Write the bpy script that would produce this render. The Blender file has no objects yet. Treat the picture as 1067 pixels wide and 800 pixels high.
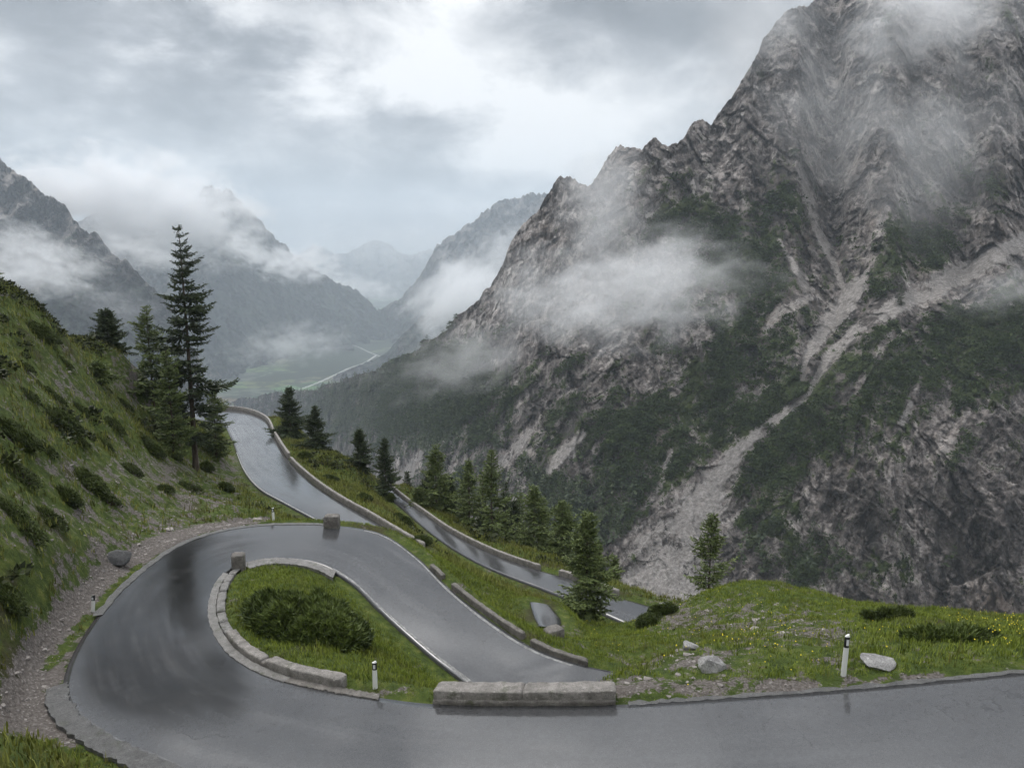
import bpy, bmesh, math, random
import numpy as np
from mathutils import Vector, Matrix
from mathutils.kdtree import KDTree

random.seed(7)
RNG = np.random.default_rng(11)
SC = bpy.context.scene
COL = SC.collection

# ------------------------------------------------------------------ camera maths
W0, H0, F, HOR = 1067.0, 800.0, 780.0, 265.0
TH = math.atan((400 - HOR) / F)
CT, ST = math.cos(TH), math.sin(TH)

def ray(u, v):
    """direction through a photo pixel, scaled to y = 1"""
    a = (u - W0 / 2) / F
    b = (H0 / 2 - v) / F
    y = CT + b * ST
    return a / y, (-ST + b * CT) / y

def P(u, v, d):
    a, c = ray(u, v)
    return (a * d, d, c * d)

def Q(u, v, z):
    a, c = ray(u, v)
    d = z / c
    return (a * d, d, z)

def proj(x, y, z):
    zc = np.maximum(y * CT - z * ST, 1e-3)
    return W0 / 2 + F * x / zc, H0 / 2 - F * (y * ST + z * CT) / zc

# ------------------------------------------------------------------ noise
def _hash(ix, iy, iz, seed):
    h = (ix * 374761393 + iy * 668265263 + iz * 2147483647 + seed * 974634777) & 0xFFFFFFFF
    h = ((h ^ (h >> 13)) * 1274126177) & 0xFFFFFFFF
    h = ((h ^ (h >> 16)) * 2246822519) & 0xFFFFFFFF
    return (h ^ (h >> 15)) & 0xFFFFFFFF

def vnoise(p, seed=0):
    """gradient noise, p (n,3), about -1..1"""
    i = np.floor(p).astype(np.int64)
    f = p - i
    w = f * f * f * (f * (f * 6 - 15) + 10)
    out = np.zeros(len(p))
    for dx in (0, 1):
        wx = w[:, 0] if dx else 1 - w[:, 0]
        for dy in (0, 1):
            wy = w[:, 1] if dy else 1 - w[:, 1]
            for dz in (0, 1):
                wz = w[:, 2] if dz else 1 - w[:, 2]
                h = _hash(i[:, 0] + dx, i[:, 1] + dy, i[:, 2] + dz, seed)
                gx = (h & 1023) / 511.5 - 1
                gy = ((h >> 10) & 1023) / 511.5 - 1
                gz = ((h >> 20) & 1023) / 511.5 - 1
                out += wx * wy * wz * (gx * (f[:, 0] - dx) + gy * (f[:, 1] - dy) + gz * (f[:, 2] - dz))
    return out * 1.5

def fbm(p, octs=4, seed=0, gain=0.5, ridged=False):
    p = np.asarray(p, float)
    out = np.zeros(len(p)); a = 1.0; s = 0.0
    for k in range(octs):
        n = vnoise(p * (2.03 ** k) + k * 17.3, seed + k)
        if ridged:
            n = 1 - 2 * np.abs(n)
        out += a * n; s += a; a *= gain
    return out / s

def facets(p, seed=0, tilt=0.9):
    """broken-rock relief: every random cell is a tilted flat facet with its own offset"""
    q = p - 0.5
    i = np.floor(q).astype(np.int64)
    best = np.full(len(p), 9.0); out = np.zeros(len(p))
    for dx in (0, 1):
        for dy in (0, 1):
            for dz in (0, 1):
                a, b, c = i[:, 0] + dx, i[:, 1] + dy, i[:, 2] + dz
                h = _hash(a, b, c, seed); g = _hash(a, b, c, seed + 101)
                ex = p[:, 0] - (a + 0.5 + ((h & 1023) / 1023 - 0.5) * 0.8)
                ey = p[:, 1] - (b + 0.5 + (((h >> 10) & 1023) / 1023 - 0.5) * 0.8)
                ez = p[:, 2] - (c + 0.5 + (((h >> 20) & 1023) / 1023 - 0.5) * 0.8)
                d = ex * ex + ey * ey + ez * ez
                hgt = ((g & 1023) / 511.5 - 1) * 0.35 + tilt * (((g >> 10) & 1023) / 511.5 - 1) * ex + tilt * (((g >> 20) & 1023) / 511.5 - 1) * ez + 0.3 * ez
                m = d < best
                best = np.where(m, d, best); out = np.where(m, hgt, out)
    return out

def smooth(a, b, x):
    t = np.clip((x - a) / (b - a), 0, 1)
    return t * t * (3 - 2 * t)

def catmull(pts, n):
    pts = np.asarray(pts, float)
    m = len(pts)
    ext = np.vstack([2 * pts[0] - pts[1], pts, 2 * pts[-1] - pts[-2]])
    t = np.linspace(0, m - 1 - 1e-9, n)
    i = t.astype(int); f = (t - i)[:, None]
    p0, p1, p2, p3 = ext[i], ext[i + 1], ext[i + 2], ext[i + 3]
    return 0.5 * ((2 * p1) + (-p0 + p2) * f + (2 * p0 - 5 * p1 + 4 * p2 - p3) * f ** 2 + (-p0 + 3 * p1 - 3 * p2 + p3) * f ** 3)

# ------------------------------------------------------------------ object helpers
def meta(o, label=None, cat=None, group=None, kind=None):
    if label: o['label'] = label
    if cat: o['category'] = cat
    if group: o['group'] = group
    if kind: o['kind'] = kind
    return o

def mesh_np(name, verts, faces, mat, parent=None, attrs=None, smooth_shade=True, at=None):
    """faces: (n,k) int array, or list of such arrays with different k"""
    verts = np.asarray(verts, np.float32)
    if at is not None:
        verts = verts - np.asarray(at, np.float32)
    fl = faces if isinstance(faces, list) else [faces]
    fl = [np.asarray(f, np.int32) for f in fl if len(f)]
    me = bpy.data.meshes.new(name)
    me.vertices.add(len(verts))
    me.vertices.foreach_set('co', verts.ravel())
    loops = np.concatenate([f.ravel() for f in fl])
    tot = np.concatenate([np.full(len(f), f.shape[1], np.int32) for f in fl])
    start = np.concatenate([[0], np.cumsum(tot)[:-1]]).astype(np.int32)
    me.loops.add(len(loops))
    me.loops.foreach_set('vertex_index', loops.astype(np.int32))
    me.polygons.add(len(tot))
    me.polygons.foreach_set('loop_start', start)
    me.polygons.foreach_set('loop_total', tot)
    me.polygons.foreach_set('use_smooth', np.full(len(tot), smooth_shade))
    me.update(calc_edges=True)
    for k, a in (attrs or {}).items():
        at_ = me.attributes.new(k, 'FLOAT', 'POINT')
        at_.data.foreach_set('value', np.asarray(a, np.float32))
    me.validate()
    if mat: me.materials.append(mat)
    o = bpy.data.objects.new(name, me)
    COL.objects.link(o)
    if at is not None: o.location = at
    if parent is not None:
        o.parent = parent
        o.location = (0, 0, 0) if at is None else at
    return o

def empty(name, loc, label, cat, group=None):
    o = bpy.data.objects.new(name, None)
    o.empty_display_size = 0.3
    o.location = loc
    COL.objects.link(o)
    return meta(o, label, cat, group)

def grid_faces(nr, nc):
    i = np.arange(nr - 1)[:, None] * nc + np.arange(nc - 1)[None]
    return np.stack([i, i + 1, i + nc + 1, i + nc], -1).reshape(-1, 4)

# ------------------------------------------------------------------ materials
class NT:
    def __init__(self, mat):
        self.t = mat.node_tree
    def n(self, typ, **kw):
        nd = self.t.nodes.new(typ)
        ins = kw.pop('ins', {})
        for k, v in kw.items(): setattr(nd, k, v)
        for k, v in ins.items():
            s = nd.inputs[k]
            if isinstance(v, bpy.types.NodeSocket): self.t.links.new(v, s)
            else: s.default_value = v
        return nd
    def link(self, a, b): self.t.links.new(a, b)
    def math(self, op, a, b=0.0, c=0.0, clamp=False):
        nd = self.n('ShaderNodeMath', operation=op, use_clamp=clamp)
        for s, v in zip(nd.inputs, (a, b, c)):
            if isinstance(v, bpy.types.NodeSocket): self.t.links.new(v, s)
            else: s.default_value = v
        return nd.outputs[0]
    def noise(self, scale, detail=4, rough=0.55, vec=None, dist=0.0):
        nd = self.n('ShaderNodeTexNoise', ins={'Scale': scale, 'Detail': detail, 'Roughness': rough, 'Distortion': dist})
        if vec is not None: self.link(vec, nd.inputs['Vector'])
        return nd.outputs['Fac']
    def ramp(self, fac, stops, interp='LINEAR'):
        nd = self.n('ShaderNodeValToRGB')
        r = nd.color_ramp; r.interpolation = interp
        while len(r.elements) < len(stops): r.elements.new(0.5)
        for e, (p, c) in zip(r.elements, stops):
            e.position = p
            e.color = (*c, 1) if len(c) == 3 else c
        self.link(fac, nd.inputs[0])
        return nd.outputs[0]
    def mix(self, fac, a, b, blend='MIX'):
        nd = self.n('ShaderNodeMix', data_type='RGBA', blend_type=blend)
        for idx, v in ((0, fac), (6, a), (7, b)):
            s = nd.inputs[idx]
            if isinstance(v, bpy.types.NodeSocket): self.link(v, s)
            elif idx == 0: s.default_value = v
            else: s.default_value = (*v, 1)
        return nd.outputs[2]
    def attr(self, name):
        return self.n('ShaderNodeAttribute', attribute_name=name).outputs['Fac']
    def sstep(self, x, a, b):
        nd = self.n('ShaderNodeMapRange', interpolation_type='SMOOTHSTEP', ins={'From Min': a, 'From Max': b})
        self.link(x, nd.inputs['Value'])
        return nd.outputs[0]
    def scaled(self, vec, s):
        nd = self.n('ShaderNodeMapping', ins={'Scale': s})
        self.link(vec, nd.inputs['Vector'])
        return nd.outputs[0]

def new_mat(name, rough=0.8, color=(0.2, 0.2, 0.2), spec=0.3):
    m = bpy.data.materials.new(name)
    m.use_nodes = True
    b = m.node_tree.nodes['Principled BSDF']
    b.inputs['Base Color'].default_value = (*color, 1)
    b.inputs['Roughness'].default_value = rough
    b.inputs['Specular IOR Level'].default_value = spec
    return m, NT(m), b

def bump(nt, b, height, strength=0.5, dist=0.05):
    nd = nt.n('ShaderNodeBump', ins={'Strength': strength, 'Distance': dist, 'Height': height})
    nt.link(nd.outputs[0], b.inputs['Normal'])

def pos(nt):
    return nt.n('ShaderNodeNewGeometry').outputs['Position']

# --- wet asphalt
def mat_asphalt():
    m, nt, b = new_mat('wet_asphalt', spec=0.5)
    p = pos(nt)
    fine = nt.noise(45, 3, 0.6, p)
    mid = nt.noise(1.3, 6, 0.65, p, 0.6)
    big = nt.noise(0.16, 4, 0.55, p, 0.8)
    al = nt.attr('along'); ac = nt.attr('across'); wet = nt.attr('painted_refl')  # wet holds the mask of the dark reflection painted into the asphalt
    cmb = nt.n('ShaderNodeCombineXYZ', ins={0: nt.math('MULTIPLY', al, 0.14), 1: nt.math('MULTIPLY', ac, 1.5), 2: 0.0}).outputs[0]
    streak = nt.noise(1.0, 6, 0.62, cmb, 0.5)
    cmb2 = nt.n('ShaderNodeCombineXYZ', ins={0: nt.math('MULTIPLY', al, 0.35), 1: nt.math('MULTIPLY', ac, 4.5), 2: 4.0}).outputs[0]
    str2 = nt.noise(1.0, 5, 0.6, cmb2, 0.1)
    painted_refl = nt.math('ADD', wet, nt.math('MULTIPLY', nt.math('SUBTRACT', streak, 0.5), 0.55))
    painted_refl = nt.sstep(nt.math('ADD', painted_refl, nt.math('MULTIPLY', nt.math('SUBTRACT', mid, 0.5), 0.35)), 0.20, 0.85)
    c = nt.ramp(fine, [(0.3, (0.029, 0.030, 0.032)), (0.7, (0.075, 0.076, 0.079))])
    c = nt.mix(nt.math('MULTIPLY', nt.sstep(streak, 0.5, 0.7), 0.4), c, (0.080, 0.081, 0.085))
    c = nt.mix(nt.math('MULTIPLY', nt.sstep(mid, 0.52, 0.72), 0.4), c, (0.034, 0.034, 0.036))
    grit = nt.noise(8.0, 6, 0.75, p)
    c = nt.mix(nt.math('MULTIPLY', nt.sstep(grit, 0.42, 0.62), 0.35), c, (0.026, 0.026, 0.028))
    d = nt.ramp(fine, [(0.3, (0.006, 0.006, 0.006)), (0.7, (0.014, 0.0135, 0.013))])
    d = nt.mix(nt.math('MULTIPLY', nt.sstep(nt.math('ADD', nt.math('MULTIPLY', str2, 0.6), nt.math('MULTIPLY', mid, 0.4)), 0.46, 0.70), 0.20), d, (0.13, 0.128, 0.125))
    ckn = nt.n('ShaderNodeTexNoise', ins={'Scale': 1.2, 'Detail': 4.0}); nt.link(p, ckn.inputs['Vector'])
    ckv = nt.n('ShaderNodeVectorMath', operation='MULTIPLY_ADD', ins={1: (1.1, 1.1, 1.1)}); nt.link(ckn.outputs['Color'], ckv.inputs[0]); nt.link(p, ckv.inputs[2])
    cv = nt.n('ShaderNodeTexVoronoi', feature='DISTANCE_TO_EDGE', ins={'Scale': 0.30}); nt.link(ckv.outputs[0], cv.inputs['Vector'])
    crk = nt.math('MULTIPLY', nt.math('SUBTRACT', 1.0, nt.sstep(cv.outputs['Distance'], 0.003, 0.009)), nt.sstep(big, 0.50, 0.62))
    cc = nt.mix(nt.math('MULTIPLY', crk, 0.45), nt.mix(painted_refl, c, d), (0.008, 0.008, 0.009))
    nt.link(cc, b.inputs['Base Color'])
    w = nt.math('ADD', nt.math('MULTIPLY', streak, 0.5), nt.math('ADD', nt.math('MULTIPLY', big, 0.3), nt.math('MULTIPLY', mid, 0.2)))
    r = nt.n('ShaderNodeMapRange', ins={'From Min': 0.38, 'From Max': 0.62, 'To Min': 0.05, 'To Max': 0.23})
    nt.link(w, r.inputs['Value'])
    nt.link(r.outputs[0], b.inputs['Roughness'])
    h = nt.math('ADD', nt.math('ADD', nt.math('MULTIPLY', fine, 0.4), nt.math('MULTIPLY', grit, 0.15)), nt.math('MULTIPLY', mid, 0.5))
    bump(nt, b, h, 0.15, 0.007)
    nt.link(nt.math('SUBTRACT', 0.95, nt.math('MULTIPLY', painted_refl, 0.6)), b.inputs['Specular IOR Level'])
    b.inputs['IOR'].default_value = 1.45
    return m

def mat_stone(name, c0, c1, rough=0.75, moss=0.25, scale=1.0):
    m, nt, b = new_mat(name, rough, spec=0.35)
    p = pos(nt)
    a = nt.noise(2.2 * scale, 6, 0.65, p)
    f = nt.noise(26 * scale, 4, 0.6, p)
    c = nt.ramp(a, [(0.3, c0), (0.7, c1)])
    c = nt.mix(nt.math('MULTIPLY', nt.sstep(f, 0.45, 0.7), 0.6), c, tuple(x * 0.45 for x in c0))
    c = nt.mix(nt.math('MULTIPLY', nt.sstep(nt.noise(1.3 * scale, 5, 0.7, p), 0.58, 0.66), moss), c, (0.05, 0.06, 0.025))
    nt.link(c, b.inputs['Base Color'])
    pit = nt.noise(9 * scale, 5, 0.75, p)
    c2 = nt.mix(nt.math('MULTIPLY', nt.sstep(pit, 0.54, 0.66), 0.55), c, tuple(x * 0.35 for x in c0))
    c2 = nt.mix(nt.math('MULTIPLY', nt.sstep(nt.noise(5 * scale, 3, 0.6, p), 0.62, 0.68), 0.5), c2, tuple(min(0.6, x * 1.35) for x in c1))
    nt.link(c2, b.inputs['Base Color'])
    bump(nt, b, nt.math('ADD', nt.math('ADD', f, pit), nt.math('MULTIPLY', a, 1.5)), 0.9, 0.04)
    return m

# --- near ground: grass earth, gravel
def mat_ground():
    m, nt, b = new_mat('hillside_ground', 0.9, spec=0.15)
    p = pos(nt)
    n1 = nt.noise(0.35, 5, 0.6, p); n2 = nt.noise(2.6, 5, 0.65, p); n3 = nt.noise(17, 4, 0.65, p)
    g = nt.ramp(n2, [(0.3, (0.028, 0.042, 0.012)), (0.5, (0.062, 0.088, 0.018)), (0.72, (0.13, 0.145, 0.035))])
    g = nt.mix(nt.sstep(n1, 0.52, 0.68), g, (0.052, 0.050, 0.022))
    s = nt.ramp(n3, [(0.25, (0.075, 0.065, 0.058)), (0.5, (0.185, 0.168, 0.156)), (0.75, (0.40, 0.38, 0.36))])
    vor = nt.n('ShaderNodeTexVoronoi', ins={'Scale': 6.5}); nt.link(p, vor.inputs['Vector'])
    s = nt.mix(nt.math('MULTIPLY', nt.sstep(vor.outputs['Distance'], 0.0, 0.5), 0.55), s, (0.075, 0.062, 0.055))
    gv = nt.attr('gravel')
    n4 = nt.noise(0.9, 5, 0.62, p)
    k = nt.math('ADD', gv, nt.math('ADD', nt.math('MULTIPLY', nt.math('SUBTRACT', n2, 0.5), 1.6), nt.math('MULTIPLY', nt.math('SUBTRACT', n4, 0.5), 1.8)))
    k = nt.sstep(nt.math('ADD', k, nt.math('MULTIPLY', nt.math('SUBTRACT', n3, 0.5), 0.7)), 0.44, 0.60)
    c = nt.mix(k, g, s)
    nt.link(c, b.inputs['Base Color'])
    h = nt.math('ADD', n3, nt.math('MULTIPLY', n2, 1.3))
    h = nt.math('ADD', h, nt.math('MULTIPLY', nt.math('MULTIPLY', vor.outputs['Distance'], k), -1.0))
    bump(nt, b, h, 0.8, 0.12)
    return m

# --- mountain: rock, scree, dwarf pine
def mat_mountain(name, sc=1.0, veg=((0.005, 0.009, 0.003), (0.042, 0.058, 0.013)), rock=None):
    m, nt, b = new_mat(name, 0.85, spec=0.2)
    p = pos(nt)
    sq = nt.scaled(p, (1.0, 0.5, 0.45))
    n1 = nt.noise(0.013 * sc, 6, 0.65, sq)
    n2 = nt.noise(0.075 * sc, 8, 0.76, sq)
    n3 = nt.noise(0.36 * sc, 6, 0.78, nt.scaled(p, (1.0, 0.75, 0.7)))
    gu = nt.attr('gully')
    wob = nt.n('ShaderNodeTexNoise', ins={'Scale': 0.12 * sc, 'Detail': 5.0, 'Roughness': 0.65}); nt.link(p, wob.inputs['Vector'])
    wv = nt.n('ShaderNodeVectorMath', operation='MULTIPLY_ADD', ins={1: (9 / sc, 9 / sc, 9 / sc)}); nt.link(wob.outputs['Color'], wv.inputs[0]); nt.link(sq, wv.inputs[2])
    vo = nt.n('ShaderNodeTexVoronoi', feature='F1', ins={'Scale': 0.16 * sc, 'Detail': 2.0, 'Roughness': 0.6}); nt.link(wv.outputs[0], vo.inputs['Vector'])
    vcell = nt.n('ShaderNodeSeparateColor'); nt.link(vo.outputs['Color'], vcell.inputs[0]); cell = vcell.outputs[0]
    ve = nt.n('ShaderNodeTexVoronoi', feature='DISTANCE_TO_EDGE', ins={'Scale': 0.16 * sc}); nt.link(wv.outputs[0], ve.inputs['Vector'])
    rock = rock or [(0.08, (0.018, 0.016, 0.015)), (0.38, (0.056, 0.049, 0.045)), (0.56, (0.106, 0.093, 0.086)), (0.76, (0.225, 0.200, 0.186)), (1.0, (0.40, 0.37, 0.345))]
    w = nt.math('ADD', nt.math('MULTIPLY', n2, 0.55), nt.math('MULTIPLY', n3, 0.45))
    w = nt.math('ADD', nt.math('MULTIPLY', nt.math('SUBTRACT', w, 0.5), 3.4), nt.math('ADD', 0.47, nt.math('ADD', nt.math('MULTIPLY', nt.math('SUBTRACT', n1, 0.5), 1.0), nt.math('ADD', nt.math('MULTIPLY', gu, 0.16), nt.math('MULTIPLY', nt.math('SUBTRACT', cell, 0.5), 0.28)))))
    c = nt.ramp(w, rock)
    c = nt.mix(nt.math('MULTIPLY', nt.sstep(nt.noise(0.03 * sc, 4, 0.6, p), 0.58, 0.72), 0.35), c, (0.20, 0.155, 0.125))
    ck = nt.math('SUBTRACT', 1.0, nt.sstep(ve.outputs['Distance'], 0.0, 0.10))
    c = nt.mix(nt.math('MULTIPLY', ck, 0.55), c, (0.022, 0.020, 0.021))
    # scree
    s = nt.ramp(nt.noise(0.6 * sc, 6, 0.8, p), [(0.3, (0.105, 0.096, 0.089)), (0.5, (0.225, 0.208, 0.195)), (0.72, (0.42, 0.395, 0.375))])
    s = nt.mix(nt.math('MULTIPLY', nt.sstep(nt.noise(0.10 * sc, 5, 0.7, nt.scaled(p, (1, 1, 0.3)), 0.6), 0.5, 0.64), 0.6), s, (0.13, 0.12, 0.113))
    sm = nt.attr('scree')
    sm = nt.math('ADD', sm, nt.math('MULTIPLY', nt.math('MAXIMUM', nt.math('SUBTRACT', gu, 0.42), 0.0), 0.55))
    sk = nt.math('ADD', sm, nt.math('ADD', nt.math('MULTIPLY', nt.math('SUBTRACT', n2, 0.5), 1.8), nt.math('MULTIPLY', nt.math('SUBTRACT', n3, 0.5), 1.5)))
    c = nt.mix(nt.sstep(sk, 0.40, 0.54), c, s)
    # vegetation; the dark stop paints in shade between bushes
    v = nt.ramp(nt.noise(0.5 * sc, 5, 0.8, p), [(0.36, veg[0]), (0.58, veg[1]), (0.8, tuple(x * 1.8 for x in veg[1]))])
    v = nt.mix(nt.math('MULTIPLY', nt.sstep(n1, 0.50, 0.66), 0.45), v, (0.065, 0.078, 0.022))
    vm = nt.attr('veg')
    vm = nt.math('SUBTRACT', vm, nt.math('MULTIPLY', gu, 0.85))
    vk = nt.math('ADD', vm, nt.math('ADD', nt.math('MULTIPLY', nt.math('SUBTRACT', n2, 0.5), 4.4), nt.math('MULTIPLY', nt.math('SUBTRACT', n3, 0.5), 2.6)))
    vk = nt.sstep(vk, 0.46, 0.54)
    c = nt.mix(vk, c, v)
    nt.link(c, b.inputs['Base Color'])
    h = nt.math('ADD', nt.math('MULTIPLY', n2, 2.5), nt.math('MULTIPLY', n3, 1.1))
    h = nt.math('ADD', nt.math('SUBTRACT', h, nt.math('MULTIPLY', ck, 0.3)), nt.math('MULTIPLY', cell, 0.5))
    bump(nt, b, h, 0.55, 2.5 / sc)
    return m

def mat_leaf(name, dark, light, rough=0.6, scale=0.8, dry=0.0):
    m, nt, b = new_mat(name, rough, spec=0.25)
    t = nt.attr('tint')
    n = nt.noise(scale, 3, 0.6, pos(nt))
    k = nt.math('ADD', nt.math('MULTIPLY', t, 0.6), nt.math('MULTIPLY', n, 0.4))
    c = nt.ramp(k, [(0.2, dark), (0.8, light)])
    if dry:
        c = nt.mix(nt.math('MULTIPLY', nt.sstep(nt.noise(0.28, 5, 0.65, pos(nt)), 0.50, 0.66), dry), c, (0.135, 0.105, 0.045))
    nt.link(c, b.inputs['Base Color'])
    return m

def mat_bark():
    m, nt, b = new_mat('bark', 0.9, spec=0.1)
    p = nt.scaled(pos(nt), (6, 6, 1.2))
    n = nt.noise(1.5, 5, 0.7, p)
    nt.link(nt.ramp(n, [(0.3, (0.035, 0.026, 0.02)), (0.7, (0.13, 0.105, 0.085))]), b.inputs['Base Color'])
    bump(nt, b, n, 0.8, 0.04)
    return m

M = {}
M['asphalt'] = mat_asphalt()
M['kerb'] = mat_stone('worn_concrete', (0.12, 0.115, 0.11), (0.29, 0.28, 0.265), 0.55, 0.7, 1.6)
M['shoulder'] = mat_stone('wet_concrete', (0.07, 0.07, 0.07), (0.17, 0.168, 0.165), 0.4, 0.35, 1.6)
M['stone'] = mat_stone('limestone_block', (0.085, 0.078, 0.07), (0.26, 0.24, 0.22), 0.7, 0.6, 1.8)
M['cap'] = mat_stone('limestone_cap', (0.13, 0.12, 0.11), (0.37, 0.345, 0.32), 0.6, 0.55, 1.7)
M['boulder'] = mat_stone('boulder_rock', (0.17, 0.165, 0.165), (0.42, 0.41, 0.40), 0.75, 0.2, 1.5)
M['rubble'] = mat_stone('rubble_rock', (0.16, 0.14, 0.13), (0.40, 0.37, 0.345), 0.8, 0.1, 1.2)
M['line'] = mat_stone('worn_white_paint', (0.10, 0.10, 0.10), (0.50, 0.50, 0.49), 0.45, 0.35, 3.0)
M['ground'] = mat_ground()
M['mountain'] = mat_mountain('limestone_mountain')
M['far'] = mat_mountain('distant_rock', 0.28, ((0.010, 0.018, 0.012), (0.026, 0.038, 0.022)))
M['grass'] = mat_leaf('meadow_grass', (0.060, 0.090, 0.011), (0.25, 0.30, 0.042), dry=0.3)
M['drygrass'] = mat_leaf('slope_grass', (0.046, 0.060, 0.012), (0.25, 0.262, 0.056), 0.6, 0.25, dry=0.5)
M['pine'] = mat_leaf('dwarf_pine_needles', (0.012, 0.024, 0.007), (0.115, 0.150, 0.032), 0.55, 1.2)
M['spruce'] = mat_leaf('spruce_needles', (0.016, 0.027, 0.014), (0.076, 0.098, 0.042), 0.55, 0.6)
M['larch'] = mat_leaf('larch_needles', (0.042, 0.062, 0.020), (0.165, 0.205, 0.068), 0.55, 0.6)
M['scrub'] = mat_leaf('scrub_leaves', (0.010, 0.020, 0.006), (0.060, 0.088, 0.022), 0.6, 0.3)
M['bushleaf'] = mat_leaf('bush_leaves', (0.016, 0.026, 0.007), (0.085, 0.110, 0.026), 0.6, 1.0)
M['heath'] = mat_leaf('heath_leaves', (0.012, 0.019, 0.007), (0.052, 0.062, 0.020), 0.6, 0.3)
M['bark'] = mat_bark()
M['white'] = new_mat('white_plastic', 0.35, (0.72, 0.72, 0.70), 0.5)[0]
M['black'] = new_mat('black_plastic', 0.4, (0.015, 0.015, 0.017), 0.5)[0]
M['refl'] = new_mat('reflector_glass', 0.2, (0.65, 0.66, 0.68), 0.6)[0]
M['flower'] = new_mat('yellow_petals', 0.6, (0.62, 0.50, 0.03), 0.2)[0]

# ------------------------------------------------------------------ roads
H1 = [  # inner (u,v,z), outer (u,v,z) or metres of offset towards the camera
    ((1230, 686, -9.25), 5.0), ((1067, 700, -9.6), 5.0), ((900, 716, -9.95), 5.0), ((740, 728, -10.2), 5.0),
    ((640, 734, -10.4), 5.0), ((540, 735, -10.6), 5.0), ((450, 733, -10.8), 5.0),
    ((385, 725, -11.0), (340, 880, -11.0)), ((335, 716, -11.1), (245, 835, -11.1)),
    ((300, 708, -11.15), (180, 800, -11.2)), ((265, 694, -11.3), (112, 770, -11.3)), ((240, 676, -11.5), (70, 735, -11.4)),
    ((225, 652, -11.7), (70, 695, -11.5)), ((222, 630, -12.0), (100, 643, -11.8)), ((229, 607, -12.3), (140, 600, -12.2)),
    ((245, 591, -12.6), (190, 566, -12.6)), ((275, 583, -12.8), (240, 551, -12.8)), ((305, 583, -13.0), (290, 546, -13.0)),
    ((335, 589, -13.15), (345, 547, -13.2)), ((365, 606, -13.4), (395, 555, -13.4)), ((392, 632, -13.6), (432, 578, -13.6)),
    ((420, 658, -13.8), (470, 614, -13.8)), ((450, 684, -14.0), (512, 647, -14.0)), ((480, 707, -14.2), (555, 674, -14.2)),
    ((510, 730, -14.4), (600, 691, -14.45)), ((560, 760, -14.8), (645, 700, -14.9)), ((610, 790, -15.3), (690, 704, -15.4))]
inn = [Q(*a) for a, _ in H1]
out = []
for (a, o), q in zip(H1, inn):
    out.append((q[0] - 0.15 * o * 0, q[1] - o, q[2]) if not isinstance(o, tuple) else Q(*o))
H1I, H1O = catmull(inn, 420), catmull(out, 420)

R2 = [  # lower road beyond the hairpin: left edge, right edge
    ((25, 432, -23.6), (20, 424, -23.6)), ((150, 434, -23.0), (150, 425, -23.0)),
    ((205, 437, -22.6), (212, 426, -22.6)), ((231, 443, -22.2), (252, 428, -22.4)), ((240, 455, -21.4), (276, 437, -21.8)),
    ((246, 472, -20.4), (286, 455, -20.8)), ((254, 491, -19.3), (300, 478, -19.6)), ((269, 509, -18.4), (322, 500, -18.5)),
    ((297, 525, -17.8), (350, 520, -17.8)), ((325, 540, -17.5), (382, 538, -17.5)), ((355, 556, -17.3), (412, 556, -17.3)),
    ((385, 574, -17.3), (440, 573, -17.3)), ((410, 592, -17.6), (465, 592, -17.6))]
R2L = catmull([Q(*a) for a, _ in R2], 220); R2R = catmull([Q(*b) for _, b in R2], 220)
R3 = [  # lowest road
    ((398, 512, -23.4), (402, 504, -23.4)), ((418, 529, -22.8), (420, 519, -22.8)), ((440, 548, -22.3), (443, 536, -22.3)),
    ((465, 567, -21.9), (472, 556, -21.9)), ((492, 583, -21.5), (511, 576, -21.5)), ((522, 597, -21.2), (556, 592, -21.2)),
    ((562, 612, -20.9), (600, 605, -20.9)), ((602, 628, -20.6), (641, 621, -20.6)), ((642, 645, -20.4), (682, 633, -20.4)),
    ((672, 660, -20.3), (706, 642, -20.3))]
R3L = catmull([Q(*a) for a, _ in R3], 200); R3R = catmull([Q(*b) for _, b in R3], 200)
R4 = [((552, 627, -17.0), (572, 630, -17.0)), ((556, 640, -16.7), (584, 645, -16.7)), ((562, 652, -16.4), (582, 656, -16.4))]
R4L = catmull([Q(*a) for a, _ in R4], 40); R4R = catmull([Q(*b) for _, b in R4], 40)

def ribbon(A, B, n, lift=0.0, crown=0.0):
    t = np.linspace(0, 1, n)[None, :, None]
    V = A[:, None] * (1 - t) + B[:, None] * t
    V[:, :, 2] += lift + crown * (1 - (2 * t[:, :, 0] - 1) ** 2)
    return V

def painted_refl(p):  # dark sky reflection round the left bend, put into the road colour
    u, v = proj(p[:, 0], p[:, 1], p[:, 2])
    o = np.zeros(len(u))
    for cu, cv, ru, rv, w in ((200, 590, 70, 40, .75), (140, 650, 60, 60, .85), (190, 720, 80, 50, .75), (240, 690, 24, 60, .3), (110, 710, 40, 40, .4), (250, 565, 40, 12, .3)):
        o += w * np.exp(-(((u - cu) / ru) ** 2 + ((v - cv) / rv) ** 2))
    return np.clip(o, 0, 1)

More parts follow.
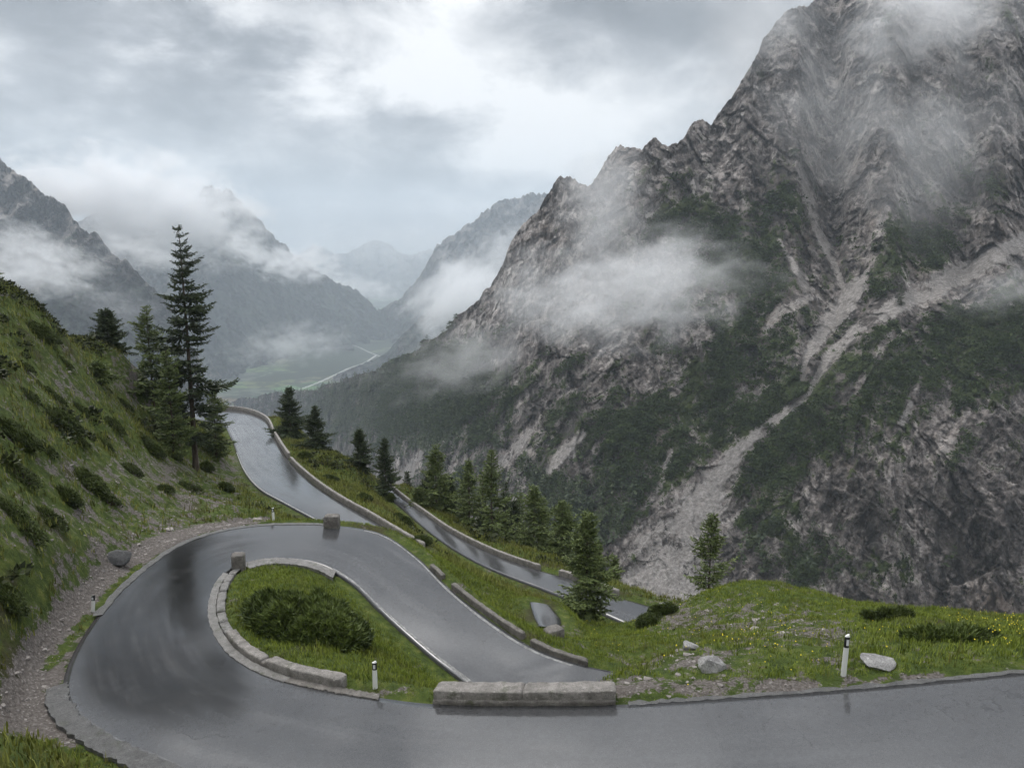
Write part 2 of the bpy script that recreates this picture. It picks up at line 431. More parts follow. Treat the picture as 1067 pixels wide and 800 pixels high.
def road(A, B, n, label, lift=0.0):
    V = ribbon(A, B, n, lift, 0.03)
    mid = (A + B) / 2
    al = np.concatenate([[0], np.cumsum(np.linalg.norm(np.diff(mid, axis=0), axis=1))])
    wid = np.linalg.norm(A - B, axis=1)
    along = np.repeat(al[:, None], n, 1); across = wid[:, None] * np.linspace(0, 1, n)[None]
    # skirts so the slab has thickness
    nr, nc = V.shape[:2]
    S = np.concatenate([V[:, :1] - (0, 0, 0.3), V, V[:, -1:] - (0, 0, 0.3)], 1)
    pad = lambda q: np.concatenate([q[:, :1], q, q[:, -1:]], 1)
    fl_ = painted_refl(S.reshape(-1, 3))
    o = mesh_np('road', S.reshape(-1, 3), grid_faces(nr, nc + 2), M['asphalt'], attrs={'along': pad(along).ravel(), 'across': pad(across).ravel(), 'painted_refl': fl_})
    return meta(o, label, 'road', kind='structure')

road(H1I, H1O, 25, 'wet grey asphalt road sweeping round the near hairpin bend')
road(R2L, R2R, 15, 'wet road running away behind the hairpin to the far bend')
road(R3L, R3R, 13, 'lowest wet road passing the conifer grove')
road(R4L, R4R, 7, 'short wet asphalt patch beside the squat end stone', 0.004)

# ------------------------------------------------------------------ near ground height field
CP = [P(*q) for q in [
    # left hillside
    (0, 322, 45), (60, 342, 52), (130, 376, 62), (150, 398, 68), (190, 434, 84), (-80, 305, 40),
    (0, 352, 56), (60, 372, 64), (130, 404, 76), (150, 425, 84), (-60, 300, 52), (0, 368, 38), (60, 392, 45), (120, 420, 54), (170, 455, 62),
    (0, 430, 30), (60, 450, 35), (120, 480, 43), (180, 500, 50), (230, 505, 55), (215, 470, 66),
    (0, 520, 24), (60, 530, 28), (120, 545, 32), (200, 540, 38), (260, 530, 42.5),
    (0, 600, 20.5), (50, 600, 22.5), (100, 590, 26),
    (0, 680, 17.7), (40, 680, 19), (60, 640, 21), (20, 740, 16.6), (0, 770, 13.5), (60, 790, 14.6), (100, 812, 14.4),
    # beyond the lower road
    (330, 488, 69), (335, 468, 80), (305, 455, 88), (376, 492, 72), (403, 498, 72), (300, 440, 98), (380, 515, 62), (420, 540, 56),
    # slope between hairpin leg and lowest road
    (455, 580, 41), (500, 600, 45), (500, 620, 35), (540, 615, 44), (530, 640, 33), (590, 640, 39), (545, 655, 30), (630, 655, 37), (620, 665, 33), (608, 648, 38),
    # grove
    (455, 535, 64), (500, 558, 60), (560, 578, 56), (600, 593, 53), (650, 613, 48),
    # mound
    (1067, 665, 22), (980, 667, 23), (900, 657, 25), (800, 662, 24), (740, 672, 24), (680, 692, 21.5), (640, 704, 20.2),
    (1067, 650, 27), (960, 641, 29), (880, 630, 33), (830, 617, 36), (780, 611, 38), (720, 624, 38), (680, 641, 36), (650, 664, 30), (622, 686, 26),
]]
CP += [(0, 0, -1.9), (12, 0, -1.6), (-12, 0, -2.2), (0, 5, -5.6), (12, 5, -5.3), (-8, 6, -6.2), (30, 3, -4.2), (-20, 3, 0.5), (-20, 12, -3.0), (0, -8, 3), (40, -8, 3), (-40, -8, 10),
       (60, 14, -9), (40, 24, -13), (70, 30, -20), (95, 0, -3), (95, 60, -60), (95, 170, -170),
       (-60, 40, 3), (-78, 0, 20), (-78, 60, -2), (-60, 88, -18), (-78, 130, -40), (-48, 110, -38), (-30, 115, -45), (-20, 100, -38), (-10, 125, -75), (-40, 170, -120), (-78, 170, -95),
       (15.8, 55, -34), (33, 45, -30), (20, 80, -62), (50, 75, -60), (0, 85, -55), (10, 68, -42), (0, 110, -85), (20, 170, -160), (-15, 170, -150), (60, 120, -110)]
def road_ctrl(A, step, dz=0.0):
    return [tuple(p + np.array((0, 0, dz))) for p in A[::step]]
CP += road_ctrl(H1I, 15) + road_ctrl(H1O, 15) + road_ctrl(R2L[:200], 16) + road_ctrl(R2R[:200], 16) + road_ctrl(R3L, 16) + road_ctrl(R3R, 16) + road_ctrl(R4L, 13)
CP = np.array(CP)
# island crown
CP = np.vstack([CP, [np.array(Q(310, 625, -12.15)), np.array(Q(330, 660, -11.9)), np.array(Q(390, 690, -12.0)), np.array(Q(270, 650, -11.55))]])
keep = [0]
for i in range(1, len(CP)):
    if np.min(np.hypot(*(CP[keep, :2] - CP[i, :2]).T)) > 0.5: keep.append(i)
CP = CP[keep]

def tps_fit(xy, z, lam=0.002):
    n = len(xy)
    d2 = ((xy[:, None] - xy[None]) ** 2).sum(-1)
    K = 0.5 * d2 * np.log(d2 + 1e-9) + lam * np.eye(n) * 100
    Pm = np.hstack([np.ones((n, 1)), xy])
    A = np.block([[K, Pm], [Pm.T, np.zeros((3, 3))]])
    return np.linalg.solve(A, np.concatenate([z, np.zeros(3)]))
def tps_eval(xy, c, w):
    o = np.empty(len(xy))
    for s in range(0, len(xy), 20000):
        q = xy[s:s + 20000]
        d2 = ((q[:, None] - c[None]) ** 2).sum(-1)
        o[s:s + 20000] = (0.5 * d2 * np.log(d2 + 1e-9)) @ w[:-3] + w[-3] + q @ w[-2:]
    return o
TW = tps_fit(CP[:, :2], CP[:, 2])

def road_points():
    pts = []
    for A, B, n in ((H1I, H1O, 16), (R2L[:205], R2R[:205], 14), (R3L, R3R, 14), (R4L, R4R, 10)):
        V = ribbon(A, B, n); pts.append(V.reshape(-1, 3))
    return np.vstack(pts)
RP = road_points()
KD = KDTree(len(RP))
for i, p in enumerate(RP): KD.insert((p[0], p[1], 0), i)
KD.balance()

def ground_z(xy, detail=True):
    xy = np.asarray(xy, float)
    z = tps_eval(xy, CP[:, :2], TW)
    rz = np.empty(len(xy)); rd = np.empty(len(xy))
    for i, (x, y) in enumerate(xy):
        _, k, d = KD.find((x, y, 0)); rz[i] = RP[k, 2]; rd[i] = d
    if detail:
        p3 = np.column_stack([xy, np.zeros(len(xy))])
        k = smooth(0.5, 5, rd)
        z = z + k * (0.55 * fbm(p3 * 0.16, 4, 3) + 0.30 * fbm(p3 * 0.7, 3, 9, ridged=True)) + smooth(0.4, 1.2, rd) * 0.09 * fbm(p3 * 2.3, 3, 5)
    w = smooth(0.42, 1.9, rd)
    return (rz - 0.14) * (1 - w) + z * w + 0.10 * np.exp(-((rd - 0.65) / 0.3) ** 2), rd

xs = np.concatenate([np.arange(-78, -42, 0.6), np.arange(-42, 28, 0.22), np.arange(28, 95.1, 0.7)])
ys = np.concatenate([np.arange(-8, 8, 0.5), np.arange(8, 48, 0.2), np.arange(48, 110, 0.34), np.arange(110, 171, 1.2)])
GX, GY = np.meshgrid(xs, ys)
GZ, GRD = ground_z(np.column_stack([GX.ravel(), GY.ravel()]))
GV = np.column_stack([GX.ravel(), GY.ravel(), GZ])

def blobs(u, v, L):
    o = np.zeros(len(u))
    for (cu, cv, ru, rv, w) in L:
        o += w * np.exp(-(((u - cu) / ru) ** 2 + ((v - cv) / rv) ** 2))
    return o
def seg_mask(u, v, pts):
    """soft mask around a polyline of (u, v, halfwidth)"""
    o = np.zeros(len(u))
    for (a, b, r0), (c, d, r1) in zip(pts[:-1], pts[1:]):
        L2 = (c - a) ** 2 + (d - b) ** 2
        t = np.clip(((u - a) * (c - a) + (v - b) * (d - b)) / L2, 0, 1)
        dist = np.hypot(u - a - t * (c - a), v - b - t * (d - b))
        r = r0 + t * (r1 - r0)
        o = np.maximum(o, np.clip(1.5 - dist / r, 0, 1))
    return o

def gravel_mask(V, rd):
    u, v = proj(V[:, 0], V[:, 1], V[:, 2])
    g = np.zeros(len(V))
    g += 0.95 * seg_mask(u, v, [(280, 540, 2), (210, 551, 4), (160, 568, 7), (110, 604, 13), (72, 650, 20), (38, 700, 26), (22, 745, 26), (75, 770, 16)])
    g += blobs(u, v, [(230, 522, 60, 20, .14), (140, 540, 70, 30, .15), (90, 580, 50, 40, .18), (110, 490, 60, 22, .16), (170, 490, 60, 18, .16), (60, 400, 40, 22, .2),
                      (140, 395, 22, 28, .3), (240, 490, 25, 16, .2)])
    g += blobs(u, v, [(790, 645, 90, 36, .27), (900, 680, 60, 16, .10), (700, 690, 50, 16, .14), (740, 690, 60, 14, .34), (640, 715, 90, 10, .25), (860, 660, 50, 14, .22), (700, 640, 36, 18, .28), (760, 712, 160, 8, .22), (960, 706, 120, 6, .2), (600, 660, 14, 10, .2), (480, 615, 16, 10, .15)])
    g += 0.22 * seg_mask(u, v, [(392, 715, 5), (450, 724, 8), (640, 724, 10), (760, 720, 9), (900, 713, 5), (1067, 698, 5)])
    g -= 0.8 * seg_mask(u, v, [(50, 695, 6), (85, 650, 7), (120, 610, 6), (145, 590, 4)])
    g -= blobs(u, v, [(20, 790, 90, 22, .9), (330, 650, 70, 50, .3)])
    g += 0.17 + 0.10 * (v < 640) * (u < 250)
    g -= 0.12 * smooth(0, -30, V[:, 2]) * 0
    return np.clip(g, 0, 1.2)
GG = gravel_mask(GV, GRD)
ground = mesh_np('ground', GV, grid_faces(len(ys), len(xs)), M['ground'], attrs={'gravel': GG})
meta(ground, 'grass and gravel mountainside carrying the hairpin road', 'ground', kind='structure')

def gz(x, y):
    return float(ground_z(np.array([[x, y]]))[0][0])

def hit(u, v, lo=5.0, hi=160.0):
    """first point where the sight line through a photo pixel meets the near ground"""
    d = np.arange(lo, hi, 0.4)
    a, c = ray(u, v)
    z, _ = ground_z(np.column_stack([a * d, d]))
    below = np.where(c * d < z)[0]
    k = d[below[0]] if len(below) else hi
    return np.array((a * k, k, float(ground_z(np.array([[a * k, k]]))[0][0])))

# ------------------------------------------------------------------ mountains
def column_mountain(name, top, bottom, slope, mat, label, nu=500, nv=320, veg=None, scree=None, amp=0.06, nscale=0.01, jag=6.0, back=0.5, seed=0, extra=60, gully=None):
    """top: [(u,v)] skyline; bottom: [(u,v,d)] foot; slope(u,v): rise over run. Real slope, integrated outwards column by column."""
    top = np.array(top, float); bot = np.array(bottom, float)
    us = np.linspace(bot[0, 0], bot[-1, 0], nu)
    vt = np.interp(us, top[:, 0], top[:, 1]) + 0
    q = np.column_stack([us / 34.0, np.zeros(nu), np.zeros(nu)])
    vt = vt - jag * (fbm(q, 6, seed + 50, 0.72, ridged=True) - 0.2)
    vb = np.interp(us, bot[:, 0], bot[:, 1]) + extra
    db = np.exp(np.interp(us, bot[:, 0], np.log(bot[:, 2])))
    t = np.linspace(0, 1, nv)
    VV = vb[None] * (1 - t[:, None]) + vt[None] * t[:, None]
    VV = np.maximum.accumulate(VV[::-1], axis=0)[::-1]
    UU = np.repeat(us[None], nv, 0)
    s = slope(UU.ravel(), VV.ravel()).reshape(nv, nu)
    k = -np.vectorize(lambda c: c)(ray(UU, VV)[1])
    ln = np.zeros((nv, nu)); ln[0] = np.log(db)
    for r in range(1, nv):
        ss = 0.5 * (s[r] + s[r - 1])
        ss = np.maximum(ss, 0.12 - np.minimum(k[r], 0))
        ln[r] = ln[r - 1] + np.log((ss + k[r - 1]) / (ss + k[r]))
    # same foot distance at the original foot line
    row = np.argmin(np.abs(VV - np.interp(us, bot[:, 0], bot[:, 1])[None]), 0)
    ln += (np.log(db) - ln[row, np.arange(nu)])[None]
    D = np.exp(ln)
    a, c = ray(UU, VV)
    pts = np.stack([a * D, D, c * D], -1).reshape(-1, 3)
    # relief: ribs and gullies pushed along the sight line
    rib = fbm(pts * nscale * np.array((1, 0.5, 0.4)), 3, seed, 0.5, ridged=True)
    wq = pts + (0.35 / nscale) * 0.25 * np.column_stack([fbm(pts * nscale * 4, 3, seed + 5), np.zeros(len(pts)), fbm(pts * nscale * 4, 3, seed + 6)])
    sh = wq.copy(); sh[:, 0] += 0.35 * sh[:, 2]
    fine = facets(sh * nscale * 2.2 * np.array((1, 0.35, 0.32)), seed + 1) + 0.55 * facets(sh * nscale * 6.1 * np.array((1, 0.38, 0.36)), seed + 2) + 0.32 * facets(sh * nscale * 16 * np.array((1, 0.5, 0.5)), seed + 3) + 0.16 * facets(sh * nscale * 40, seed + 4) * smooth(7.0, 3.5, pts[:, 1] * nscale)
    vg = veg(UU.ravel(), VV.ravel()) if veg else np.zeros(nu * nv)
    scr = scree(UU.ravel(), VV.ravel()) if scree else np.zeros(nu * nv)
    gul = gully(UU.ravel(), VV.ravel()) if gully else np.zeros(nu * nv)
    k2 = (1 - 0.88 * np.clip(scr * 1.3, 0, 1)) * (1 - 0.35 * np.clip(vg, 0, 1))
    D2 = D.ravel() * np.exp(-amp * k2 * (0.5 * (rib - 0.2) + 0.46 * fine) + 0.022 * gul * (1 - 0.8 * np.clip(scr * 1.3, 0, 1)))
    a, c = a.ravel(), c.ravel()
    pts = np.column_stack([a * D2, D2, c * D2])
    # back side
    G = pts.reshape(nv, nu, 3)
    last = G[-1]; w = np.linalg.norm(last[:, :2], axis=1)
    rows = [G]
    for f_, dr in ((0.02, 0.01), (0.08, 0.06), (0.25, 0.22), (back, back * 0.9)):
        b_ = last.copy(); b_[:, 0] *= 1 + f_; b_[:, 1] *= 1 + f_; b_[:, 2] = last[:, 2] - w * dr
        rows.append(b_[None])
    G = np.concatenate(rows, 0)
    ex = lambda q: np.concatenate([q.reshape(nv, nu)] + [q.reshape(nv, nu)[-1:]] * 4, 0).ravel()
    o = mesh_np(name, G.reshape(-1, 3), grid_faces(G.shape[0], nu), mat, attrs={'veg': ex(vg), 'scree': ex(scr), 'gully': ex(gul)})
    meta(o, label, 'mountain', kind='structure')
    return o, G, UU, VV

SCREE = [
    [(1080, 244, 11), (1030, 270, 14), (985, 293, 16), (933, 318, 14), (893, 343, 9), (862, 372, 7), (842, 410, 5), (815, 432, 6), (790, 452, 9), (768, 470, 10), (748, 498, 15), (728, 530, 34), (712, 570, 58), (705, 610, 80)],
    [(903, 283, 3), (895, 298, 9), (880, 318, 14), (858, 345, 9), (840, 372, 5), (836, 395, 3)],
    [(833, 170, 2), (842, 205, 5), (852, 240, 6), (868, 272, 5), (878, 300, 4)],
    [(812, 250, 2), (832, 285, 4), (845, 310, 5), (815, 322, 5), (798, 345, 5)],
    [(608, 452, 4), (590, 470, 9), (572, 490, 6)], [(553, 448, 3), (535, 470, 8), (515, 490, 6)], [(438, 472, 3), (425, 490, 8), (410, 505, 8)],
    [(510, 465, 2), (470, 490, 3)], [(733, 340, 3), (725, 362, 6)], [(660, 330, 2), (650, 360, 4)],
    [(930, 345, 3), (905, 385, 4), (890, 410, 3)], [(1010, 430, 3), (985, 470, 6)], [(960, 395, 3), (940, 440, 5)], [(700, 470, 3), (690, 500, 4), (672, 530, 3)],
    [(640, 430, 2), (620, 470, 4)], [(580, 395, 3), (566, 420, 5)]]
def mt_scree(u, v):
    o = np.zeros(len(u))
    for i, s in enumerate(SCREE): o = np.maximum(o, seg_mask(u, v, [(a, b, r * (0.82 if i == 0 else 1.0)) for a, b, r in s]) * (0.74 if i < 2 else (0.62 if i < 7 else 0.42)))
    # scrub creeping over the fan
    o -= blobs(u, v, [(700, 560, 16, 10, .25), (735, 575, 10, 26, .35), (690, 535, 20, 5, .25), (760, 585, 14, 20, .3), (665, 585, 16, 8, .2), (905, 336, 10, 7, .5), (838, 402, 8, 7, .4), (800, 446, 9, 6, .4), (868, 352, 10, 6, .35), (960, 300, 12, 5, .3)])
    return np.clip(o, 0, 1)
VEGB = [
    (330, 430, 90, 40, .7), (420, 400, 60, 40, .55), (470, 380, 55, 40, .35), (400, 450, 80, 50, .35), (480, 450, 60, 60, .34), (560, 430, 90, 50, .22), (600, 350, 70, 30, .15), (470, 360, 30, 30, .3), (560, 510, 60, 40, .45), (600, 530, 60, 40, .6), (690, 490, 60, 45, .62), (660, 540, 40, 40, .5), (730, 440, 60, 45, .6), (790, 400, 50, 40, .6), (640, 440, 50, 40, .2),
    (720, 225, 40, 30, .5), (760, 260, 50, 40, .62), (800, 300, 40, 40, .55), (820, 200, 28, 40, .5), (690, 240, 30, 20, .35), (870, 250, 16, 50, .2), (780, 350, 40, 30, .5),
    (915, 290, 28, 36, .62), (960, 250, 40, 30, .5), (1000, 205, 24, 30, .5), (900, 350, 24, 22, .4), (1040, 180, 30, 26, .25), (975, 275, 26, 22, .4),
    (860, 430, 50, 40, .7), (930, 400, 60, 50, .72), (1000, 360, 60, 40, .72), (1060, 330, 50, 50, .8), (1060, 400, 60, 30, .55), (820, 480, 40, 40, .7), (900, 470, 60, 24, .3),
    (780, 520, 24, 50, .6), (820, 560, 40, 36, .45), (880, 590, 36, 24, .5), (840, 600, 40, 30, .4), (980, 590, 60, 24, .3), (1020, 480, 40, 26, .35), (930, 530, 40, 26, .18)]
def mt_veg(u, v):
    o = 1.12 * blobs(u, v, VEGB) - 1.2 * mt_scree(u, v)
    o += blobs(u, v, [(720, 390, 90, 70, .26), (640, 400, 60, 60, .08), (760, 270, 60, 40, .25), (940, 250, 70, 60, .22), (870, 330, 60, 40, .25), (560, 420, 70, 50, .2), (690, 320, 40, 30, .2), (800, 220, 40, 50, .2), (1000, 480, 90, 50, .22), (900, 560, 70, 50, .22), (990, 570, 70, 50, .18), (520, 400, 60, 60, .2), (680, 200, 50, 24, .16), (620, 260, 50, 40, .16), (1010, 120, 60, 60, .12)])
    o += 0.10 * smooth(150, 240, v) * smooth(560, 640, u)
    o -= blobs(u, v, [(980, 520, 110, 60, .25), (900, 530, 50, 50, .2), (1040, 560, 60, 60, .2)])
    return np.clip(o, -0.5, 1.0) * 0.9 + 0.04
def mt_gully(u, v):
    """erosion streaks running down the fall line: about -1..1, high in the bare runnels"""
    def fld(dx, dy, wid, ln, seed):
        n = math.hypot(dx, dy); dx, dy = dx / n, dy / n
        wob = 9 * fbm(np.column_stack([u / 45, v / 45, np.zeros(len(u))]), 3, seed + 7)
        ac = u * dy - v * dx + wob; al = u * dx + v * dy
        return 0.75 * fbm(np.column_stack([ac / wid, al / ln, np.zeros(len(u))]), 3, seed, 0.6, ridged=True) + 0.35 * fbm(np.column_stack([ac / 9, al / 15, np.zeros(len(u))]), 4, seed + 3, 0.6)
    a = fld(-0.74, 0.67, 26, 120, 301); b = fld(0.30, 0.95, 24, 110, 311); c = fld(-0.35, 0.94, 26, 110, 321)
    wr = smooth(690, 820, u) * smooth(400, 300, v + 0.25 * (u - 800)); wc = smooth(760, 860, u) * smooth(380, 460, v + 0.4 * (u - 850))
    g = (a * (1 - wr) + b * wr) * (1 - wc) + c * wc
    return (g - 0.17) * 1.15
def mt_slope(u, v):
    s = np.full(len(u), 0.68)
    s += blobs(u, v, [(980, 560, 160, 90, .9), (900, 120, 220, 90, .55), (1060, 120, 120, 120, .4), (640, 230, 120, 60, .5), (560, 300, 60, 60, .4), (600, 400, 120, 50, .25)])
    s -= 0.15 * mt_scree(u, v)
    p = np.column_stack([u / 60, v / 60, np.zeros(len(u))])
    return np.clip(s + 0.35 * fbm(p, 3, 77), 0.3, 2.2)

MT_TOP = [(150, 446), (200, 434), (250, 421), (330, 410), (390, 392), (430, 371), (470, 341), (500, 316), (512, 300), (524, 280), (532, 258), (545, 240), (560, 224), (572, 206), (582, 190), (590, 184), (600, 188), (612, 200), (622, 186), (634, 166), (646, 155), (656, 160), (668, 162), (682, 150), (697, 158), (712, 150), (722, 134), (732, 128), (741, 134), (752, 120), (768, 96), (782, 76), (794, 50), (806, 32), (820, 18), (840, 8), (870, -10), (930, -60), (1067, -110), (1260, -150)]
MT_BOT = [(150, 452, 3300), (200, 441, 2900), (250, 428, 2300), (330, 432, 1350), (400, 470, 800), (450, 505, 560), (500, 540, 450), (550, 575, 380), (600, 610, 330), (650, 640, 300), (700, 650, 285), (800, 655, 275), (1067, 660, 250), (1260, 660, 230)]
mtn, MG, MU, MV = column_mountain('mountain', MT_TOP, MT_BOT, mt_slope, M['mountain'], 'steep grey limestone mountainside with dwarf pine patches and pale scree filling the right', 1100, 700, mt_veg, mt_scree, 0.060, 0.015, 12.0, seed=3, gully=mt_gully)

# distant ranges
fslope = lambda base, seed: (lambda u, v: np.clip(base + 0.3 * fbm(np.column_stack([u / 50, v / 50, np.zeros(len(u))]), 3, seed), 0.3, 1.6))
def fveg(bl): return lambda u, v: np.clip(blobs(u, v, bl), 0, 1)
column_mountain('distant_mountain', [(-160, 120), (0, 172), (22, 186), (45, 206), (62, 216), (84, 238), (110, 258), (140, 285), (170, 315), (192, 345), (210, 385), (228, 436)],
                [(-160, 430, 1300), (0, 440, 1300), (100, 440, 1350), (228, 438, 1500)], fslope(0.75, 5), M['far'], 'grey blue rocky mountainside dropping from the left edge', 260, 200,
                fveg([(60, 370, 120, 50, .7), (150, 360, 60, 50, .8), (20, 330, 80, 30, .5), (110, 300, 60, 24, .45), (60, 260, 40, 20, .3)]), None, 0.16, 0.006, 14, seed=21)
column_mountain('distant_mountain', [(20, 250), (80, 232), (120, 216), (150, 212), (178, 206), (200, 222), (213, 199), (224, 203), (236, 203), (252, 214), (268, 232), (285, 248), (299, 264), (304, 272), (312, 274), (330, 285), (352, 298), (375, 312), (395, 330), (420, 352), (440, 362)],
                [(20, 430, 2500), (200, 412, 2800), (300, 385, 3600), (380, 362, 4300), (440, 366, 4700)], fslope(0.6, 6), M['far'], 'wooded blue grey mountain with a pointed summit above the valley', 300, 200,
                fveg([(250, 350, 170, 70, 1.0), (340, 325, 70, 34, .8), (380, 345, 60, 34, .9), (240, 240, 30, 40, .2), (280, 300, 60, 30, .5)]), None, 0.17, 0.0035, 13, seed=31)
column_mountain('distant_mountain', [(280, 290), (310, 268), (325, 258), (340, 262), (352, 268), (372, 262), (388, 252), (400, 254), (420, 268), (450, 262), (470, 270), (520, 280)],
                [(280, 345, 8200), (400, 350, 8000), (520, 350, 8000)], fslope(0.5, 7), M['far'], 'pale hazy peaks closing the head of the valley', 200, 120,
                fveg([(400, 320, 150, 30, .6)]), None, 0.06, 0.001, 6, seed=41)
column_mountain('distant_mountain', [(370, 345), (400, 326), (425, 306), (440, 290), (455, 262), (470, 252), (490, 238), (505, 226), (520, 216), (545, 209), (580, 206), (640, 212), (720, 240)],
                [(370, 352, 4700), (420, 366, 4300), (500, 400, 3600), (720, 400, 3300)], fslope(0.62, 8), M['far'], 'hazy mountain flank half hidden behind the big limestone ridge', 260, 160,
                fveg([(430, 330, 60, 40, .6), (480, 320, 40, 60, .3)]), None, 0.16, 0.003, 14, seed=51)
column_mountain('distant_mountain', [(345, 395), (400, 372), (418, 352), (436, 334), (452, 320), (466, 314), (480, 318), (500, 325), (560, 330)],
                [(345, 398, 3000), (420, 394, 2900), (560, 410, 2600)], fslope(0.7, 9), M['far'], 'dark wooded spur between the valley floor and the limestone ridge', 160, 120,
                fveg([(430, 370, 80, 40, .8)]), None, 0.08, 0.004, 5, seed=61)

# valley floor
def mat_valley():
    m, nt, b = new_mat('valley_meadows', 0.9, spec=0.1)
    p = pos(nt)
    n = nt.noise(0.0016, 5, 0.6, p); n2 = nt.noise(0.012, 5, 0.65, p)
    vor = nt.n('ShaderNodeTexVoronoi', ins={'Scale': 0.006}); nt.link(p, vor.inputs['Vector'])
    f = nt.mix(0.5, (0.15, 0.175, 0.10), vor.outputs['Color'], 'MULTIPLY')
    c = nt.mix(nt.sstep(n, 0.49, 0.54), f, (0.022, 0.032, 0.018))
    c = nt.mix(nt.math('MULTIPLY', nt.sstep(n2, 0.46, 0.54), 0.8), c, (0.018, 0.027, 0.016))
    nt.link(c, b.inputs['Base Color'])
    return m
ZV = -500.0
vx = np.linspace(-9000, 9000, 91); vy = np.linspace(600, 12600, 61)
VX, VY = np.meshgrid(vx, vy)
vz = ZV + 18 * fbm(np.column_stack([VX.ravel() / 900, VY.ravel() / 900, 0 * VX.ravel()]), 3, 90)
o = mesh_np('valley_floor', np.column_stack([VX.ravel(), VY.ravel(), vz]), grid_faces(61, 91), mat_valley())
meta(o, 'green patchwork floor of the deep valley far below', 'valley', kind='structure')
def river(pts, w, label):
    C = catmull([Q(u, v, ZV + 20) for u, v in pts], 120)
    T = np.gradient(C, axis=0); T[:, 2] = 0; T /= np.linalg.norm(T, axis=1)[:, None]
    N = np.column_stack([-T[:, 1], T[:, 0], 0 * T[:, 0]])
    ww = (w * (0.35 + 1.5 * np.abs(fbm(np.column_stack([np.arange(120) / 6.0, np.zeros(120), np.zeros(120)]), 3, 5))))[:, None]
    V = np.stack([C - N * ww, C + N * ww], 1)
    o = mesh_np('river_bed', V.reshape(-1, 3), grid_faces(120, 2), M['gravelbar'])
    meta(o, label, 'river', kind='structure')
M['gravelbar'] = new_mat('white_river_gravel', 0.8, (0.33, 0.335, 0.32))[0]
river([(285, 420), (300, 410), (320, 403), (335, 397), (350, 390), (365, 383), (380, 378), (392, 370)], 9, 'pale gravel river bed along the valley floor')
river([(328, 348), (345, 352), (358, 357), (372, 361), (385, 367), (398, 372)], 7, 'pale gravel side stream joining the valley river')

# ------------------------------------------------------------------ kerbs, walls, stones
def bend_box(path, w, h, z0=-0.2, seed=0, bev=0.035, rough=0.022, step=0.08, taper=0.0):
    """stone bar swept along a 3D polyline (base line centre), returns verts, faces"""
    path = np.asarray(path, float)
    seg = np.linalg.norm(np.diff(path, axis=0), axis=1); L = np.concatenate([[0], np.cumsum(seg)])
    n = max(6, int(L[-1] / step))
    s = np.linspace(0, L[-1], n)
    C = np.column_stack([np.interp(s, L, path[:, k]) for k in range(3)])
    T = np.gradient(C, axis=0); T[:, 2] = 0; T /= np.linalg.norm(T, axis=1)[:, None] + 1e-9
    N = np.column_stack([-T[:, 1], T[:, 0], 0 * T[:, 0]])
    b = bev
    prof = [(-w / 2, z0), (-w / 2, h * 0.5), (-w / 2 + taper, h - b), (-w / 2 + b * .3 + taper, h - b * .3), (-w / 2 + b + taper, h), (0, h + b * 0.2), (w / 2 - b - taper, h), (w / 2 - b * .3 - taper, h - b * .3), (w / 2 - taper, h - b), (w / 2, h * 0.5), (w / 2, z0)]
    k = len(prof)
    pr = np.array(prof)
    V = C[:, None] + N[:, None] * pr[None, :, :1] + np.array((0, 0, 1.0))[None, None] * pr[None, :, 1:]
    # round the two ends
    for e, sgn in ((0, 1), (-1, -1)):
        mid = C[e]
        V[e, :, :2] = mid[None, :2] + (V[e, :, :2] - mid[None, :2]) * 0.9
        V[e, :, 2] = np.minimum(V[e, :, 2], mid[2] + h - b)
    flat = V.reshape(-1, 3)
    flat = flat + rough * np.column_stack([fbm(flat * 3.1 + 7 * i, 4, seed + i) for i in range(3)]) * 1.8
    f = grid_faces(n, k)
    caps = [np.array([list(range(k))[::-1]]), np.array([list(range((n - 1) * k, n * k))])]
    return flat, [f] + caps

def sub(A, f0, f1, off=0.0, other=None, n=30):
    """piece of an edge polyline between two fractions, shifted sideways away from `other` edge"""
    i = np.linspace(f0, f1, n) * (len(A) - 1)
    C = np.column_stack([np.interp(i, np.arange(len(A)), A[:, k]) for k in range(3)])
    if other is not None:
        O = np.column_stack([np.interp(i, np.arange(len(other)), other[:, k]) for k in range(3)])
        D = C - O; D[:, 2] = 0; D /= np.linalg.norm(D, axis=1)[:, None]
        C = C + D * off
    return C

def frac(A, u, v=None):
    """fraction along an edge polyline nearest to a photo pixel"""
    pu, pv = proj(A[:, 0], A[:, 1], A[:, 2])
    return float(np.argmin((pu - u) ** 2 + (pv - v) ** 2)) / (len(A) - 1)

def stone(name, label, cat, path, w, h, mat='stone', group=None, seed=0, z0=-0.3, parent=None, **kw):
    V, Fc = bend_box(path, w, h, z0, seed, **kw)
    base = tuple(np.mean(np.asarray(path), axis=0))
    o = mesh_np(name, V, Fc, M[mat], parent, at=base if parent is None else None)
    if parent is None: meta(o, label, cat, group)
    return o

# near parapet: two long blocks on a plinth
a0, a1 = frac(H1I, 451, 733), frac(H1I, 645, 734)
wp = sub(H1I, a0, a1, 0.28, H1O, 40)
wp[:, 2] -= 0.02
t = empty('stone_parapet', tuple(wp.mean(0)), 'low straight stone parapet with flat top at the near road edge', 'wall')
pl = wp - wp.mean(0)
V, Fc = bend_box(pl, 0.58, 0.13, -0.5, 1, rough=0.03); mesh_np('plinth', V, Fc, M['stone'], t)
m_ = 21
for i, pp in enumerate((pl[:m_], pl[m_ - 1:])):
    c_ = pp.copy()
    if i == 0: c_[-1] = c_[-1] * 0.98 + c_[-2] * 0.02
    else: c_[0] = c_[0] * 0.95 + c_[1] * 0.05
    V, Fc = bend_box(c_, 0.46, 0.34, 0.10, 5 + i, bev=0.03, rough=0.02); mesh_np('block', V, Fc, M['cap'], t)

